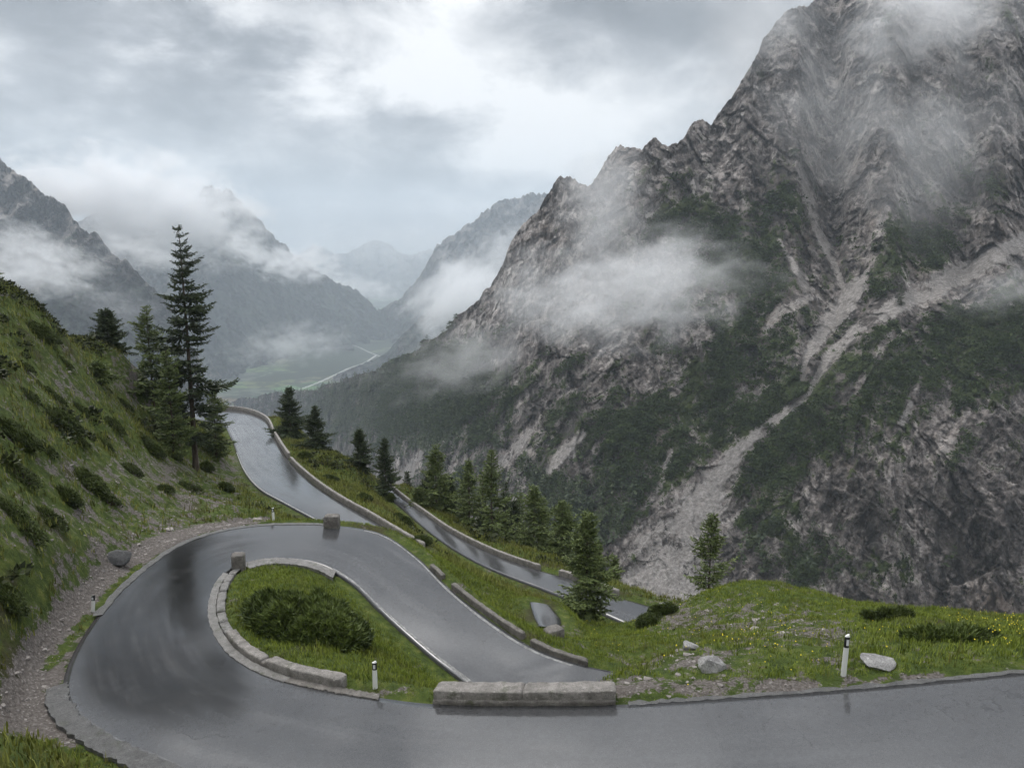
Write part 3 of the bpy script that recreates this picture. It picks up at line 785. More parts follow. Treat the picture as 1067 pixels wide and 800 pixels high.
# island stones
def isl(u0, v0, u1, v1, off, n=24):
    return sub(H1I, frac(H1I, u0, v0), frac(H1I, u1, v1), off, H1O, n)
stone('guard_stone', 'long raised guard stone at the front of the grass island', 'guard stone', isl(356, 719, 274, 698, .28), 0.32, 0.25, 'cap', 'guard stones round the island', 11)
stone('guard_stone', 'shorter raised guard stone on the left curve of the island', 'guard stone', isl(267, 694, 232, 664, .28), 0.30, 0.19, 'cap', 'guard stones round the island', 12)
stone('guard_stone', 'low sunken stone between the two raised guard stones', 'guard stone', isl(273, 698, 268, 695, .30, 8), 0.34, 0.12, 'stone', 'guard stones round the island', 13)
fr0, fr1 = frac(H1I, 231, 663), frac(H1I, 246, 592)
nk = 7
for i in range(nk):
    g0 = fr0 + (fr1 - fr0) * (i + 0.04) / nk; g1 = fr0 + (fr1 - fr0) * (i + 0.96) / nk
    stone('kerb_stone', 'flat pale kerb stone on the left rim of the grass island, number of seven alike', 'kerb stone', sub(H1I, g0, g1, .26, H1O, 8), 0.28, 0.05 + 0.03 * random.random(), 'kerb', 'kerb stones on the left rim of the island', 30 + i)
for o in COL.objects:
    if o.name.startswith('kerb_stone'): o['label'] = 'flat pale kerb stone in the row on the left rim of the grass island'
def strip(A, O, f0, f1, o0, o1, lift, mat, name, label, cat, n=240, skirt=0.15, rag=0.0):
    a = sub(A, f0, f1, o0, O, n); b = sub(A, f0, f1, o1, O, n)
    if rag:
        q = np.column_stack([np.arange(n) * 0.11, np.full(n, len(label)), np.zeros(n)])
        dd = b - a; dd /= np.linalg.norm(dd, axis=1)[:, None] + 1e-9
        a = a + dd * (rag * fbm(q, 3, 3, 0.5))[:, None]; b = b + dd * (rag * fbm(q + 50, 3, 4, 0.5))[:, None]
    a[:, 2] += lift; b[:, 2] += lift
    a2, b2 = a - (0, 0, skirt), b - (0, 0, skirt)
    V = np.stack([a2, a, b, b2], 1)
    o = mesh_np(name, V.reshape(-1, 3), grid_faces(n, 4), M[mat], smooth_shade=False)
    return meta(o, label, cat, kind='structure')
strip(H1I, H1O, frac(H1I, 300, 708), frac(H1I, 236, 598), -0.16, 0.10, 0.03, 'kerb', 'kerb_strip', 'worn pale concrete edge strip round the left of the island', 'kerb', rag=0.06)
strip(H1I, H1O, frac(H1I, 252, 588), frac(H1I, 350, 596), -0.03, 0.65, 0.04, 'kerb', 'kerb_strip', 'pale paved strip along the back of the grass island', 'kerb', rag=0.14)
strip(H1I, H1O, frac(H1I, 395, 726), frac(H1I, 300, 708), -0.12, 0.12, 0.03, 'stone', 'kerb_strip', 'worn cobbled edge strip below the front guard stone', 'kerb', rag=0.1)
strip(H1O, H1I, frac(H1O, 240, 835), frac(H1O, 66, 712), -0.12, 0.40, 0.02, 'shoulder', 'road_shoulder', 'pale concrete gutter round the outside of the near bend', 'road shoulder', rag=0.16)
# painted edge lines
strip(H1I, H1O, frac(H1I, 345, 594), frac(H1I, 488, 712), -0.22, -0.10, 0.012, 'line', 'road_marking', 'white edge line along the right side of the island', 'road marking', skirt=0.0, rag=0.02)
strip(H1O, H1I, frac(H1O, 380, 551), frac(H1O, 600, 690), -0.26, -0.14, 0.012, 'line', 'road_marking', 'white edge line along the outer side of the descending leg', 'road marking', skirt=0.0, rag=0.02)
strip(H1O, H1I, frac(H1O, 100, 643), frac(H1O, 345, 547), -0.16, 0.12, 0.02, 'shoulder', 'kerb_strip', 'narrow pale kerb along the back of the bend', 'kerb', skirt=0.05, rag=0.12)
strip(H1I, H1O, 0.0, frac(H1I, 655, 733), -0.04, 0.10, 0.012, 'shoulder', 'kerb_strip', 'pale broken asphalt edge beside the flower mound', 'kerb', skirt=0.05, rag=0.12)
strip(R2L, R2R, frac(R2L, 246, 472), frac(R2L, 345, 551), -0.2, -0.06, 0.012, 'line', 'road_marking', 'white edge line on the left of the road behind the hairpin', 'road marking', skirt=0.0, rag=0.02)

# walls along the lower roads
stone('parapet_wall', 'long low pale parapet curving round the far bend of the lower road', 'wall', sub(R2R, frac(R2R, 214, 426), frac(R2R, 300, 478), .26, R2L, 60), 0.24, 0.5, 'cap', None, 41, z0=-0.8)
stone('parapet_wall', 'low stone parapet on the straight behind the block topped hairpin rim', 'wall', sub(R2R, frac(R2R, 302, 480), frac(R2R, 437, 571), .26, R2L, 80), 0.22, 0.34, 'cap', None, 42, z0=-0.8)
stone('parapet_wall', 'low pale parapet along the lowest road below the conifers', 'wall', sub(R3R, frac(R3R, 404, 505), frac(R3R, 560, 593), .26, R3L, 80), 0.22, 0.30, 'cap', None, 43, z0=-0.8)
stone('parapet_wall', 'short end piece of parapet on the lowest road near the lone tree', 'wall', sub(R3R, frac(R3R, 578, 599), frac(R3R, 640, 621), .30, R3L, 40), 0.30, 0.34, 'cap', None, 44, z0=-0.8)
stone('kerb_wall', 'long low kerb wall along the outside of the descending leg', 'wall', sub(H1O, frac(H1O, 468, 612), frac(H1O, 541, 665), .30, H1I, 60), 0.20, 0.15, 'stone', None, 45)
stone('kerb_wall', 'short low kerb wall at the top of the descending leg', 'wall', sub(H1O, frac(H1O, 447, 591), frac(H1O, 461, 604), .30, H1I, 20), 0.20, 0.11, 'stone', None, 46)
stone('kerb_wall', 'broken kerb wall at the lower end of the descending leg', 'wall', sub(H1O, frac(H1O, 548, 669), frac(H1O, 606, 692), .30, H1I, 40), 0.22, 0.10, 'stone', None, 47)

def block(u, v, z, w, l, h, label, seed, rot=0.0, mat='stone', taper=0.0):
    c = np.array(Q(u, v, z))
    d = np.array((math.cos(rot), math.sin(rot), 0)) * l / 2
    return stone('stone_block', label, 'stone block', [c - d, c - d * .3, c + d * .3, c + d], w, h, mat, None, seed, bev=0.05, rough=0.025, taper=taper)
block(346, 549, -13.2, 0.5, 0.72, 0.62, 'squat square stone block on the back rim of the hairpin', 51)
block(249, 591, -12.55, 0.42, 0.5, 0.60, 'small upright stone block at the back left corner of the island', 52, 0.2)
block(577, 672, -15.4, 0.55, 0.7, 0.75, 'dark squat end stone beside the wet asphalt patch', 53, 0.5)

# ------------------------------------------------------------------ delineator posts
def post(p, h, label, style=0, lean=0.0, group='roadside marker posts'):
    t = empty('marker_post', tuple(p), label, 'marker post', group)
    t.rotation_euler = (0, lean, 0)
    def hull(z0, z1, w0, w1, d0, d1, slant=0.0):
        n = 14; a = np.linspace(0, 2 * np.pi, n, endpoint=False)
        V = []
        for z, w, d, s in ((z0, w0, d0, 0), (z1, w1, d1, slant)):
            V.append(np.column_stack([w * np.cos(a), d * np.sin(a), z + s * np.cos(a)]))
        V = np.vstack(V)
        f = [np.array([[i, (i + 1) % n, n + (i + 1) % n, n + i] for i in range(n)]), np.array([list(range(n))[::-1]]), np.array([list(range(n, 2 * n))])]
        return V, f
    hb = h * 0.70
    V, f = hull(-0.25, hb, 0.068, 0.062, 0.05, 0.046); mesh_np('post', V, f, M['white'], t, smooth_shade=False)
    V, f = hull(hb + 0.001, h * 0.95, 0.0635, 0.062, 0.0475, 0.046, 0.012); mesh_np('band', V, f, M['black'], t, smooth_shade=False)
    V, f = hull(h * 0.951 + 0.012, h, 0.061, 0.045, 0.045, 0.03, 0.02); mesh_np('cap', V, f, M['white'] if style == 0 else M['black'], t, smooth_shade=False)
    V = np.array([(x, -0.052, z) for x, z in ((-0.028, h * .76), (0.028, h * .76), (0.028, h * .90), (-0.028, h * .90))] + [(x, -0.038, z) for x, z in ((-0.028, h * .76), (0.028, h * .76), (0.028, h * .90), (-0.028, h * .90))])
    f = np.array([[0, 1, 2, 3], [4, 7, 6, 5], [0, 4, 5, 1], [1, 5, 6, 2], [2, 6, 7, 3], [3, 7, 4, 0]])
    mesh_np('reflector', V, f, M['refl'], t, smooth_shade=False)
    return t
def gp(x, y): return np.array((x, y, gz(x, y)))
post(hit(878, 713), 1.05, 'white marker post with black band on the flowery verge beside a grey boulder', 0, 0.02)
post(hit(391, 717), 0.74, 'white marker post standing in the front of the grass island', 0)
post(hit(97, 640), 0.60, 'dark topped marker post on the gravel left of the bend', 1, 0.12)
post(hit(285, 543), 0.70, 'thin pale marker post at the back of the bend left of the square block', 0)

# ------------------------------------------------------------------ boulders
def rock_geo(r, seed, flat=0.7, sub=3):
    bm = bmesh.new()
    bmesh.ops.create_icosphere(bm, subdivisions=sub, radius=1.0)
    V = np.array([v.co for v in bm.verts]); Fc = np.array([[v.index for v in f.verts] for f in bm.faces])
    bm.free()
    rr = np.random.default_rng(seed)
    for _ in range(16):  # chip flat facets
        n = rr.normal(size=3); n /= np.linalg.norm(n); c = rr.uniform(0.5, 0.82)
        d = V @ n; V = V - np.outer(np.maximum(d - c, 0), n) * 0.98
    V = V * (1 + 0.10 * fbm(V * 2.2 + seed, 4, seed)[:, None])
    V *= np.array((1.0, rr.uniform(0.75, 1), flat)) * r
    return V, Fc
def boulder(u, v, r, label, seed, flat=0.65):
    p = hit(u, v)
    V, Fc = rock_geo(r * 1.15, seed, flat, 4)
    V[:, 2] += r * flat * 0.25
    o = mesh_np('boulder', V + p, Fc, M['boulder'], at=tuple(p), smooth_shade=False)
    return meta(o, label, 'boulder', 'boulders on the mound')
boulder(742, 704, 0.34, 'rounded grey boulder in the verge right of the stone parapet', 3, 0.75)
boulder(913, 695, 0.40, 'pale flat topped boulder right of the white marker post', 8, 0.6)
boulder(718, 678, 0.26, 'small pale boulder higher up the mound', 5)
boulder(692, 636, 0.55, 'weathered rock outcrop on the left shoulder of the mound', 15, 0.6)
p = hit(120, 587)
V, Fc = rock_geo(0.75, 21, 0.55); o = mesh_np('boulder', V + p, Fc, mat_stone('dark_wet_rock', (0.04, 0.04, 0.042), (0.10, 0.10, 0.10), 0.6, 0.1), at=tuple(p)); meta(o, 'dark wet boulder on the gravel at the foot of the left slope', 'boulder')

# loose rubble, as uncountable stones
def small_rocks(pts, sizes, seed):
    base, Fc = rock_geo(1.0, seed, 0.7, 1)
    n = len(pts); k = len(base)
    ang = RNG.uniform(0, 2 * np.pi, n); c, s = np.cos(ang), np.sin(ang)
    sx = sizes * RNG.uniform(0.7, 1.3, n); sy = sizes * RNG.uniform(0.7, 1.3, n); sz = sizes * RNG.uniform(0.5, 1.0, n)
    B = base[None] * np.stack([sx, sy, sz], 1)[:, None]
    X = B[:, :, 0] * c[:, None] - B[:, :, 1] * s[:, None]; Y = B[:, :, 0] * s[:, None] + B[:, :, 1] * c[:, None]
    V = np.stack([X, Y, B[:, :, 2]], -1) + pts[:, None]
    return V.reshape(-1, 3), (Fc[None] + (np.arange(n) * k)[:, None, None]).reshape(-1, 3)

def sample_ground(n, xr, yr, keep):
    xy = np.column_stack([RNG.uniform(*xr, n), RNG.uniform(*yr, n)])
    # bilinear look-up on the built grid
    ix = np.clip(np.searchsorted(xs, xy[:, 0]) - 1, 0, len(xs) - 2); iy = np.clip(np.searchsorted(ys, xy[:, 1]) - 1, 0, len(ys) - 2)
    fx = (xy[:, 0] - xs[ix]) / (xs[ix + 1] - xs[ix]); fy = (xy[:, 1] - ys[iy]) / (ys[iy + 1] - ys[iy])
    def bl(A):
        A = A.reshape(len(ys), len(xs))
        return (A[iy, ix] * (1 - fx) + A[iy, ix + 1] * fx) * (1 - fy) + (A[iy + 1, ix] * (1 - fx) + A[iy + 1, ix + 1] * fx) * fy
    z, rd, g = bl(GZ), bl(GRD), bl(GG)
    p = np.column_stack([xy, z])
    u, v = proj(p[:, 0], p[:, 1], z)
    k = keep(p, rd, g, u, v) & (u > -60) & (u < 1130) & (v < 880) & (rd > 0.34)
    return p[k], rd[k], g[k], u[k], v[k]

p1 = sample_ground(80000, (-34, 26), (11, 52), lambda p, rd, g, u, v: RNG.uniform(size=len(u)) < np.clip(g - 0.28, 0, 1) * 0.8)
V, Fc = small_rocks(p1[0], np.exp(RNG.normal(-3.15, 0.6, len(p1[0]))), 4)
o = mesh_np('rubble', V, Fc, M['rubble'], smooth_shade=False); meta(o, 'loose pale stones strewn on the banks', 'rubble', kind='stuff')

# ------------------------------------------------------------------ grass
def blades(pts, h, nper, spread, width, lean=0.6):
    n = len(pts); N = n * nper
    b = np.repeat(pts, nper, 0); hh = np.repeat(h, nper) * RNG.uniform(0.5, 1.15, N)
    a = RNG.uniform(0, 2 * np.pi, N); r = spread * np.sqrt(RNG.uniform(size=N))
    b = b + np.column_stack([r * np.cos(a), r * np.sin(a), np.full(N, -0.03)])
    d = RNG.uniform(0, 2 * np.pi, N); ln = RNG.uniform(0.1, lean, N) * hh
    dirx, diry = np.cos(d), np.sin(d); w = width * RNG.uniform(0.6, 1.3, N)
    px, py = -diry * w, dirx * w
    z0 = np.zeros(N)
    v0 = b + np.column_stack([px, py, z0]); v1 = b - np.column_stack([px, py, z0])
    m1 = b + np.column_stack([dirx * ln * .35, diry * ln * .35, hh * .6])
    v2 = m1 - np.column_stack([px, py, z0]) * .8; v3 = m1 + np.column_stack([px, py, z0]) * .8
    v4 = b + np.column_stack([dirx * ln, diry * ln, hh])
    V = np.stack([v0, v1, v2, v3, v4], 1).reshape(-1, 3)
    i = np.arange(N)[:, None] * 5
    tint = np.repeat(np.clip(np.repeat(RNG.uniform(0, 1, n), nper) * 0.6 + RNG.uniform(0, 0.4, N), 0, 1), 5)
    return V, [np.hstack([i, i + 1, i + 2, i + 3]), np.hstack([i + 3, i + 2, i + 4])], tint

def patchy(p, sc, seed):
    return fbm(np.column_stack([p[:, :2] * sc, np.zeros(len(p))]), 3, seed)
# lush verge and island grass
q = sample_ground(110000, (-15, 27), (12, 42), lambda p, rd, g, u, v: (RNG.uniform(size=len(u)) < np.clip(1.15 - 2.0 * g, 0, 1)) & ((u > 225) | (rd < 1.1)))
h = 0.13 + 0.10 * np.clip(patchy(q[0], 0.6, 4) + 0.3, 0, 1)
h *= np.clip((q[1] - 0.2) / 0.6, 0.35, 1)
V, Fc, ti = blades(q[0], h, 5, 0.13, 0.011)
o = mesh_np('meadow_grass', V, Fc, M['grass'], attrs={'tint': ti}); meta(o, 'short green grass on the island and verges', 'grass', kind='stuff')
# slope grass on the left hillside and beyond
q = sample_ground(150000, (-48, 20), (11, 100), lambda p, rd, g, u, v: (RNG.uniform(size=len(u)) < np.clip(1.1 - 2.2 * g, 0, 1)) & ((u < 235) | (p[:, 1] > 38)))
h = 0.16 + 0.22 * np.clip(patchy(q[0], 0.35, 8) + 0.35, 0, 1) + 0.002 * q[0][:, 1]
h *= np.clip((q[1] - 0.2) / 1.0, 0.3, 1)
V, Fc, ti = blades(q[0], h, 4, 0.20, 0.02)
o = mesh_np('slope_grass', V, Fc, M['drygrass'], attrs={'tint': ti}); meta(o, 'tousled grass and heath on the hillside', 'grass', kind='stuff')
q = sample_ground(9000, (-15, 27), (12, 40), lambda p, rd, g, u, v: (rd < 2.6) & (g < 0.42) & (patchy(p, 0.9, 41) > 0.12))
V, Fc, ti = blades(q[0], RNG.uniform(0.22, 0.46, len(q[0])), 4, 0.10, 0.008, 0.45)
o = mesh_np('verge_weeds', V, Fc, M['drygrass'], attrs={'tint': ti}); meta(o, 'taller seeding weeds along the road verges', 'weeds', kind='stuff')
# yellow flowers
q = sample_ground(8500, (3, 26), (16, 36), lambda p, rd, g, u, v: RNG.uniform(size=len(u)) < (0.05 + 0.35 * np.exp(-((u - 800) / 60) ** 2 - ((v - 690) / 22) ** 2) + 0.5 * np.exp(-((u - 1020) / 60) ** 2 - ((v - 672) / 24) ** 2)) * (patchy(p, 0.5, 22) > 0.0))
n = len(q[0]); a = np.linspace(0, 2 * np.pi, 6, endpoint=False)
r = RNG.uniform(0.010, 0.021, n); c = q[0] + np.column_stack([np.zeros((n, 2)), RNG.uniform(0.12, 0.26, n)])
V = c[:, None] + np.stack([r[:, None] * np.cos(a), r[:, None] * np.sin(a) * .8, r[:, None] * np.sin(a) * .6], -1)
o = mesh_np('wildflowers', V.reshape(-1, 3), (np.arange(n)[:, None] * 6 + np.arange(6)[None]), M['flower'], smooth_shade=False); meta(o, 'tiny yellow wildflowers sprinkled over the mound', 'flowers', kind='stuff')

# ------------------------------------------------------------------ conifers
def tube(path, rad, sides=8):
    path = np.asarray(path, float); n = len(path)
    T = np.gradient(path, axis=0); T /= np.linalg.norm(T, axis=1)[:, None]
    ref = np.array((1.0, 0.13, 0.0)); A = np.cross(T, ref); A /= np.linalg.norm(A, axis=1)[:, None]; B = np.cross(T, A)
    a = np.linspace(0, 2 * np.pi, sides, endpoint=False)
    V = path[:, None] + rad[:, None, None] * (A[:, None] * np.cos(a)[None, :, None] + B[:, None] * np.sin(a)[None, :, None])
    i = np.arange(n - 1)[:, None] * sides; j = np.arange(sides)[None]; j2 = (j + 1) % sides
    return V.reshape(-1, 3), np.stack([i + j, i + j2, i + sides + j2, i + sides + j], -1).reshape(-1, 4)

def conifer(H, R, seed, kind='spruce', start=0.10, dens=1.0, open_=0.0):
    """returns trunk and crown geometry; branches droop and carry needle sprays"""
    rr = np.random.default_rng(seed)
    zt = np.linspace(-0.4, H * 0.985, 16)
    bend = rr.normal(0, 0.006 * H, 2)
    tr = np.column_stack([bend[0] * np.sin(zt / H * 3), bend[1] * np.sin(zt / H * 2.4), zt])
    rad = np.interp(zt, [-0.4, 0.3, H], [H * 0.019, H * 0.0125, 0.012])
    TV, TF = tube(tr, rad)
    BV, BF, off = [], [], 0
    C0, AX, SD, LN, WD, TI = [], [], [], [], [], []
    ph1, ph2 = rr.uniform(0, 6.28, 2)
    z = start * H
    while z < H * 0.985:
        f = z / H
        prof = (1 - f) ** 0.80 * min(1.0, 0.55 + (f - start) * 3.0) + 0.03
        nb = rr.integers(4, 7) if f < 0.9 else 4
        a0 = rr.uniform(0, 6.28)
        for b in range(nb):
            if rr.uniform() < open_ * (1 - f): continue
            az = a0 + b * 6.283 / nb + rr.normal(0, 0.25)
            L = R * prof * (1 + 0.55 * math.sin(az * 1.0 + ph1 + f * 7) * math.sin(f * 17 + ph2)) * rr.choice((rr.uniform(0.45, 0.8), rr.uniform(0.8, 1.22)), p=(0.3, 0.7))
            droop = (0.42 - 0.46 * f + rr.normal(0, .05)) if kind == 'spruce' else (0.20 - 0.40 * f + rr.normal(0, .05))
            up = 0.24 if kind == 'spruce' else 0.14
            n = 7
            s = np.linspace(0, 1, n)
            hx = np.array((math.cos(az), math.sin(az), 0))
            zz = L * (-droop * 1.5 * s + up * s ** 2.2 * 1.3) + rr.normal(0, 0.02) * L
            bx, by = np.interp(z, zt, tr[:, 0]), np.interp(z, zt, tr[:, 1])
            path = np.array((bx, by, z + rr.uniform(-0.014, 0.014) * H * (1.2 - f)))[None] + hx[None] * (L * s)[:, None]
            path[:, 2] += zz
            if L > 0.5:
                v, fc = tube(path, np.linspace(max(0.006, L * 0.012), 0.004, n), 4)
                BV.append(v); BF.append(fc + off); off += len(v)
            side = np.array((-hx[1], hx[0], 0))
            m = max(4, int(L * 7.0 * dens) + 3)
            for q_ in range(m):
                t_ = (q_ + rr.uniform(0.1, 0.9)) / m
                if t_ < 0.12: continue
                c = np.array([np.interp(t_, s, path[:, k]) for k in range(3)])
                sl = L * 0.34 * (1.12 - t_) + 0.10
                for sg in (-1, 1):
                    ax = hx * rr.uniform(0.5, 0.9) + side * sg * rr.uniform(0.6, 1.0) + np.array((0, 0, rr.uniform(-0.45, 0.05)))
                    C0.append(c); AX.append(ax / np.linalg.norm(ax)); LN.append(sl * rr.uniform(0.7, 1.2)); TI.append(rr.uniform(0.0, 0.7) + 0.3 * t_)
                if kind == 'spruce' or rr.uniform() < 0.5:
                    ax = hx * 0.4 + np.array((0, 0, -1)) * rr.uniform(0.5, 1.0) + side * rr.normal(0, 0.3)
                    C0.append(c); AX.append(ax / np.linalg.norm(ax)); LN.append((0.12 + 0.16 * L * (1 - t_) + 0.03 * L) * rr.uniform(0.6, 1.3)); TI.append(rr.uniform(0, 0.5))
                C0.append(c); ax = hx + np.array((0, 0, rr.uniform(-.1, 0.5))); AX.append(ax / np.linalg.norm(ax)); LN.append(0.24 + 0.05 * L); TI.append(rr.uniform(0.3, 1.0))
                if f > 0.55:
                    for _ in range(1):
                        ax = rr.normal(size=3); ax[2] = abs(ax[2]) * 0.5
                        C0.append(c + rr.normal(0, 0.06, 3)); AX.append(ax / np.linalg.norm(ax)); LN.append(rr.uniform(0.15, 0.4)); TI.append(rr.uniform(0.1, 0.8))
        z += H * (0.038 if f < 0.5 else 0.027) * rr.uniform(0.75, 1.25) / max(dens, 0.7) ** 0.3
    C0, AX, LN, TI = np.array(C0), np.array(AX), np.array(LN), np.array(TI)
    # every spray is a spindle with toothed edges: 3 crossed slim leaves along its axis
    VV, FF, TT, o2 = [], [], [], 0
    for j in range(3):
        rv = rr.normal(size=AX.shape); S = np.cross(AX, rv); S /= np.linalg.norm(S, axis=1)[:, None] + 1e-9
        c = C0 + AX * (LN * (0.28 * j))[:, None]
        l = LN * (0.62 if j < 2 else 0.5) * rr.uniform(0.8, 1.2, len(LN))
        w = np.clip(0.11 * LN, 0.022, 0.085) * rr.uniform(0.8, 1.4, len(LN))
        d = AX + S * rr.normal(0, 0.35, len(LN))[:, None]
        tip = c + d * l[:, None]; mid = c + d * (l * 0.45)[:, None]
        N2 = np.cross(AX, S)
        V = np.stack([c, mid + S * w[:, None] + N2 * (w * .3)[:, None], tip, mid - S * w[:, None]], 1).reshape(-1, 3)
        VV.append(V); FF.append(np.arange(len(LN))[:, None] * 4 + np.arange(4)[None] + o2); o2 += len(V)
        TT.append(np.repeat(np.clip(TI + rr.normal(0, .1, len(TI)), 0, 1), 4))
    V = np.vstack(VV); Fc = np.vstack(FF); T_ = np.concatenate(TT)
    if BV:
        TV = np.vstack([TV] + BV); TF = np.vstack([TF, np.vstack(BF) + (len(TV) - off)])
    return (TV, TF), (V, Fc, T_)

def tree(p, H, R, label, kind='spruce', seed=0, name=None, group=None, **kw):
    (TV, TF), (V, Fc, T_) = conifer(H, R, seed, kind, **kw)
    t = empty(name or ('spruce_tree' if kind == 'spruce' else 'larch_tree'), tuple(p), label, 'tree', group)
    t.rotation_euler = (0, 0, 0)
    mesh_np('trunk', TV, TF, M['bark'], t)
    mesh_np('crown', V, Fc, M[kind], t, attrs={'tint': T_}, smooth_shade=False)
    return t
def tree_px(u, vb, vt, d, label, wpx, kind='spruce', seed=0, **kw):
    """a tree standing at depth d in the column of pixel u, its top reaching pixel row vt"""
    a, _ = ray(u, vb)
    x = a * d
    z = gz(x, d)
    top = P(u, vt, d)[2]
    H = top - z
    return tree((x, d, z - 0.05), H, wpx / F * d, label, kind, seed, **kw)

tree_px(203, 473, 229, 58, 'tall dark spruce towering over the left roadside', 52, 'spruce', 1, start=0.17, dens=1.15, open_=0.30)
tree_px(163, 455, 318, 63, 'mid sized spruce just left of the towering one', 31, 'larch', 2, start=0.06, dens=0.9, open_=0.3)
tree_px(181, 470, 362, 55, 'short dense spruce crouching beneath the towering one', 26, 'larch', 3, start=0.03)
tree_px(117, 400, 322, 64, 'lone dark spruce on the skyline of the left slope', 26, 'spruce', 4, start=0.03)
tree_px(106, 432, 378, 52, 'small pale green larch on the left slope below the skyline spruce', 16, 'larch', 5, start=0.03)
tree_px(225, 470, 400, 66, 'small bushy larch right of the towering spruce at the roadside', 20, 'larch', 6, start=0.03)
tree_px(303, 455, 402, 86, 'leftmost spruce beyond the curved parapet, nearest the far bend', 21, 'spruce', 7, start=0.03)
tree_px(330, 470, 423, 78, 'spruce with a narrow tip just beyond the parapet, second from the far bend', 20, 'spruce', 8, start=0.03)
tree_px(376, 492, 447, 73, 'small dark spruce standing between the parapet pair and the grove', 17, 'spruce', 9, start=0.03)
tree_px(402, 503, 456, 70, 'slim dark spruce above the upper end of the lowest road', 17, 'spruce', 10, start=0.03)
for i, (u, vb, vt, d, w, k, l) in enumerate([
    (455, 540, 462, 66, 17, 'larch', 'broad hazy larch at the left end of the grove by the lowest road'),
    (489, 556, 478, 63, 14, 'larch', 'slim larch second from the left in the grove'),
    (513, 575, 467, 60, 18, 'larch', 'tallest larch with a bare lower trunk in the middle of the grove'),
    (556, 588, 504, 57, 19, 'larch', 'dense larch in the right half of the grove'),
    (585, 600, 520, 55, 18, 'larch', 'bright green larch at the right end of the grove'),
    (470, 545, 496, 70, 12, 'spruce', 'small dark spruce filling the left gap of the grove'),
    (536, 580, 520, 62, 13, 'spruce', 'small dark spruce filling the middle gap of the grove')]):
    tree_px(u, vb, vt, d, l, w * 1.5, k, 20 + i, group='conifers in the grove', start=0.05, dens=0.85, open_=0.25)
for i, (u, d, vt, w) in enumerate([(436, 74, 492, 14), (462, 80, 500, 15), (478, 72, 505, 13), (500, 76, 488, 16), (526, 72, 498, 17), (543, 68, 512, 16), (570, 66, 516, 17), (598, 64, 540, 16), (618, 60, 556, 15), (636, 58, 566, 13), (655, 56, 580, 12), (447, 92, 478, 14), (508, 90, 496, 15), (530, 84, 515, 15), (560, 80, 530, 15), (590, 76, 548, 15), (412, 82, 490, 12), (425, 66, 508, 9), (625, 52, 582, 10), (575, 58, 552, 11), (500, 62, 530, 10), (455, 69, 505, 11)]):
    tree_px(u, 0, vt, d, ('one of the pale hazy larches massed behind the front row of the grove' if i % 4 else 'one of the dark young spruces mixed in behind the front row of the grove'), w * 1.35, 'larch' if i % 4 else 'spruce', 70 + i, name='larch_tree' if i % 4 else 'spruce_tree', group=('larches massed behind the grove' if i % 4 else 'young spruces behind the grove'), start=0.04, dens=0.75, open_=0.25)
tree_px(610, 648, 532, 37.5, 'lone larch with a dark trunk in front of the lowest road', 40, 'larch', 33, start=0.08, dens=1.1, open_=0.12)
tree_px(738, 620, 535, 42, 'airy larch rising behind the mound in front of the scree fan', 30, 'larch', 34, start=0.03, open_=0.45, dens=0.75)

# small tree on the high scree
def mtn_point(u, v):
    k = np.argmin((MU - u) ** 2 + (MV - v) ** 2)
    return MG[:MU.shape[0]].reshape(-1, 3)[k]
p = mtn_point(938, 318)
tree(p, 24 / F * p[1], 6 / F * p[1], 'tiny solitary tree on the edge of the high scree band', 'spruce', 60, start=0.05, dens=0.35)

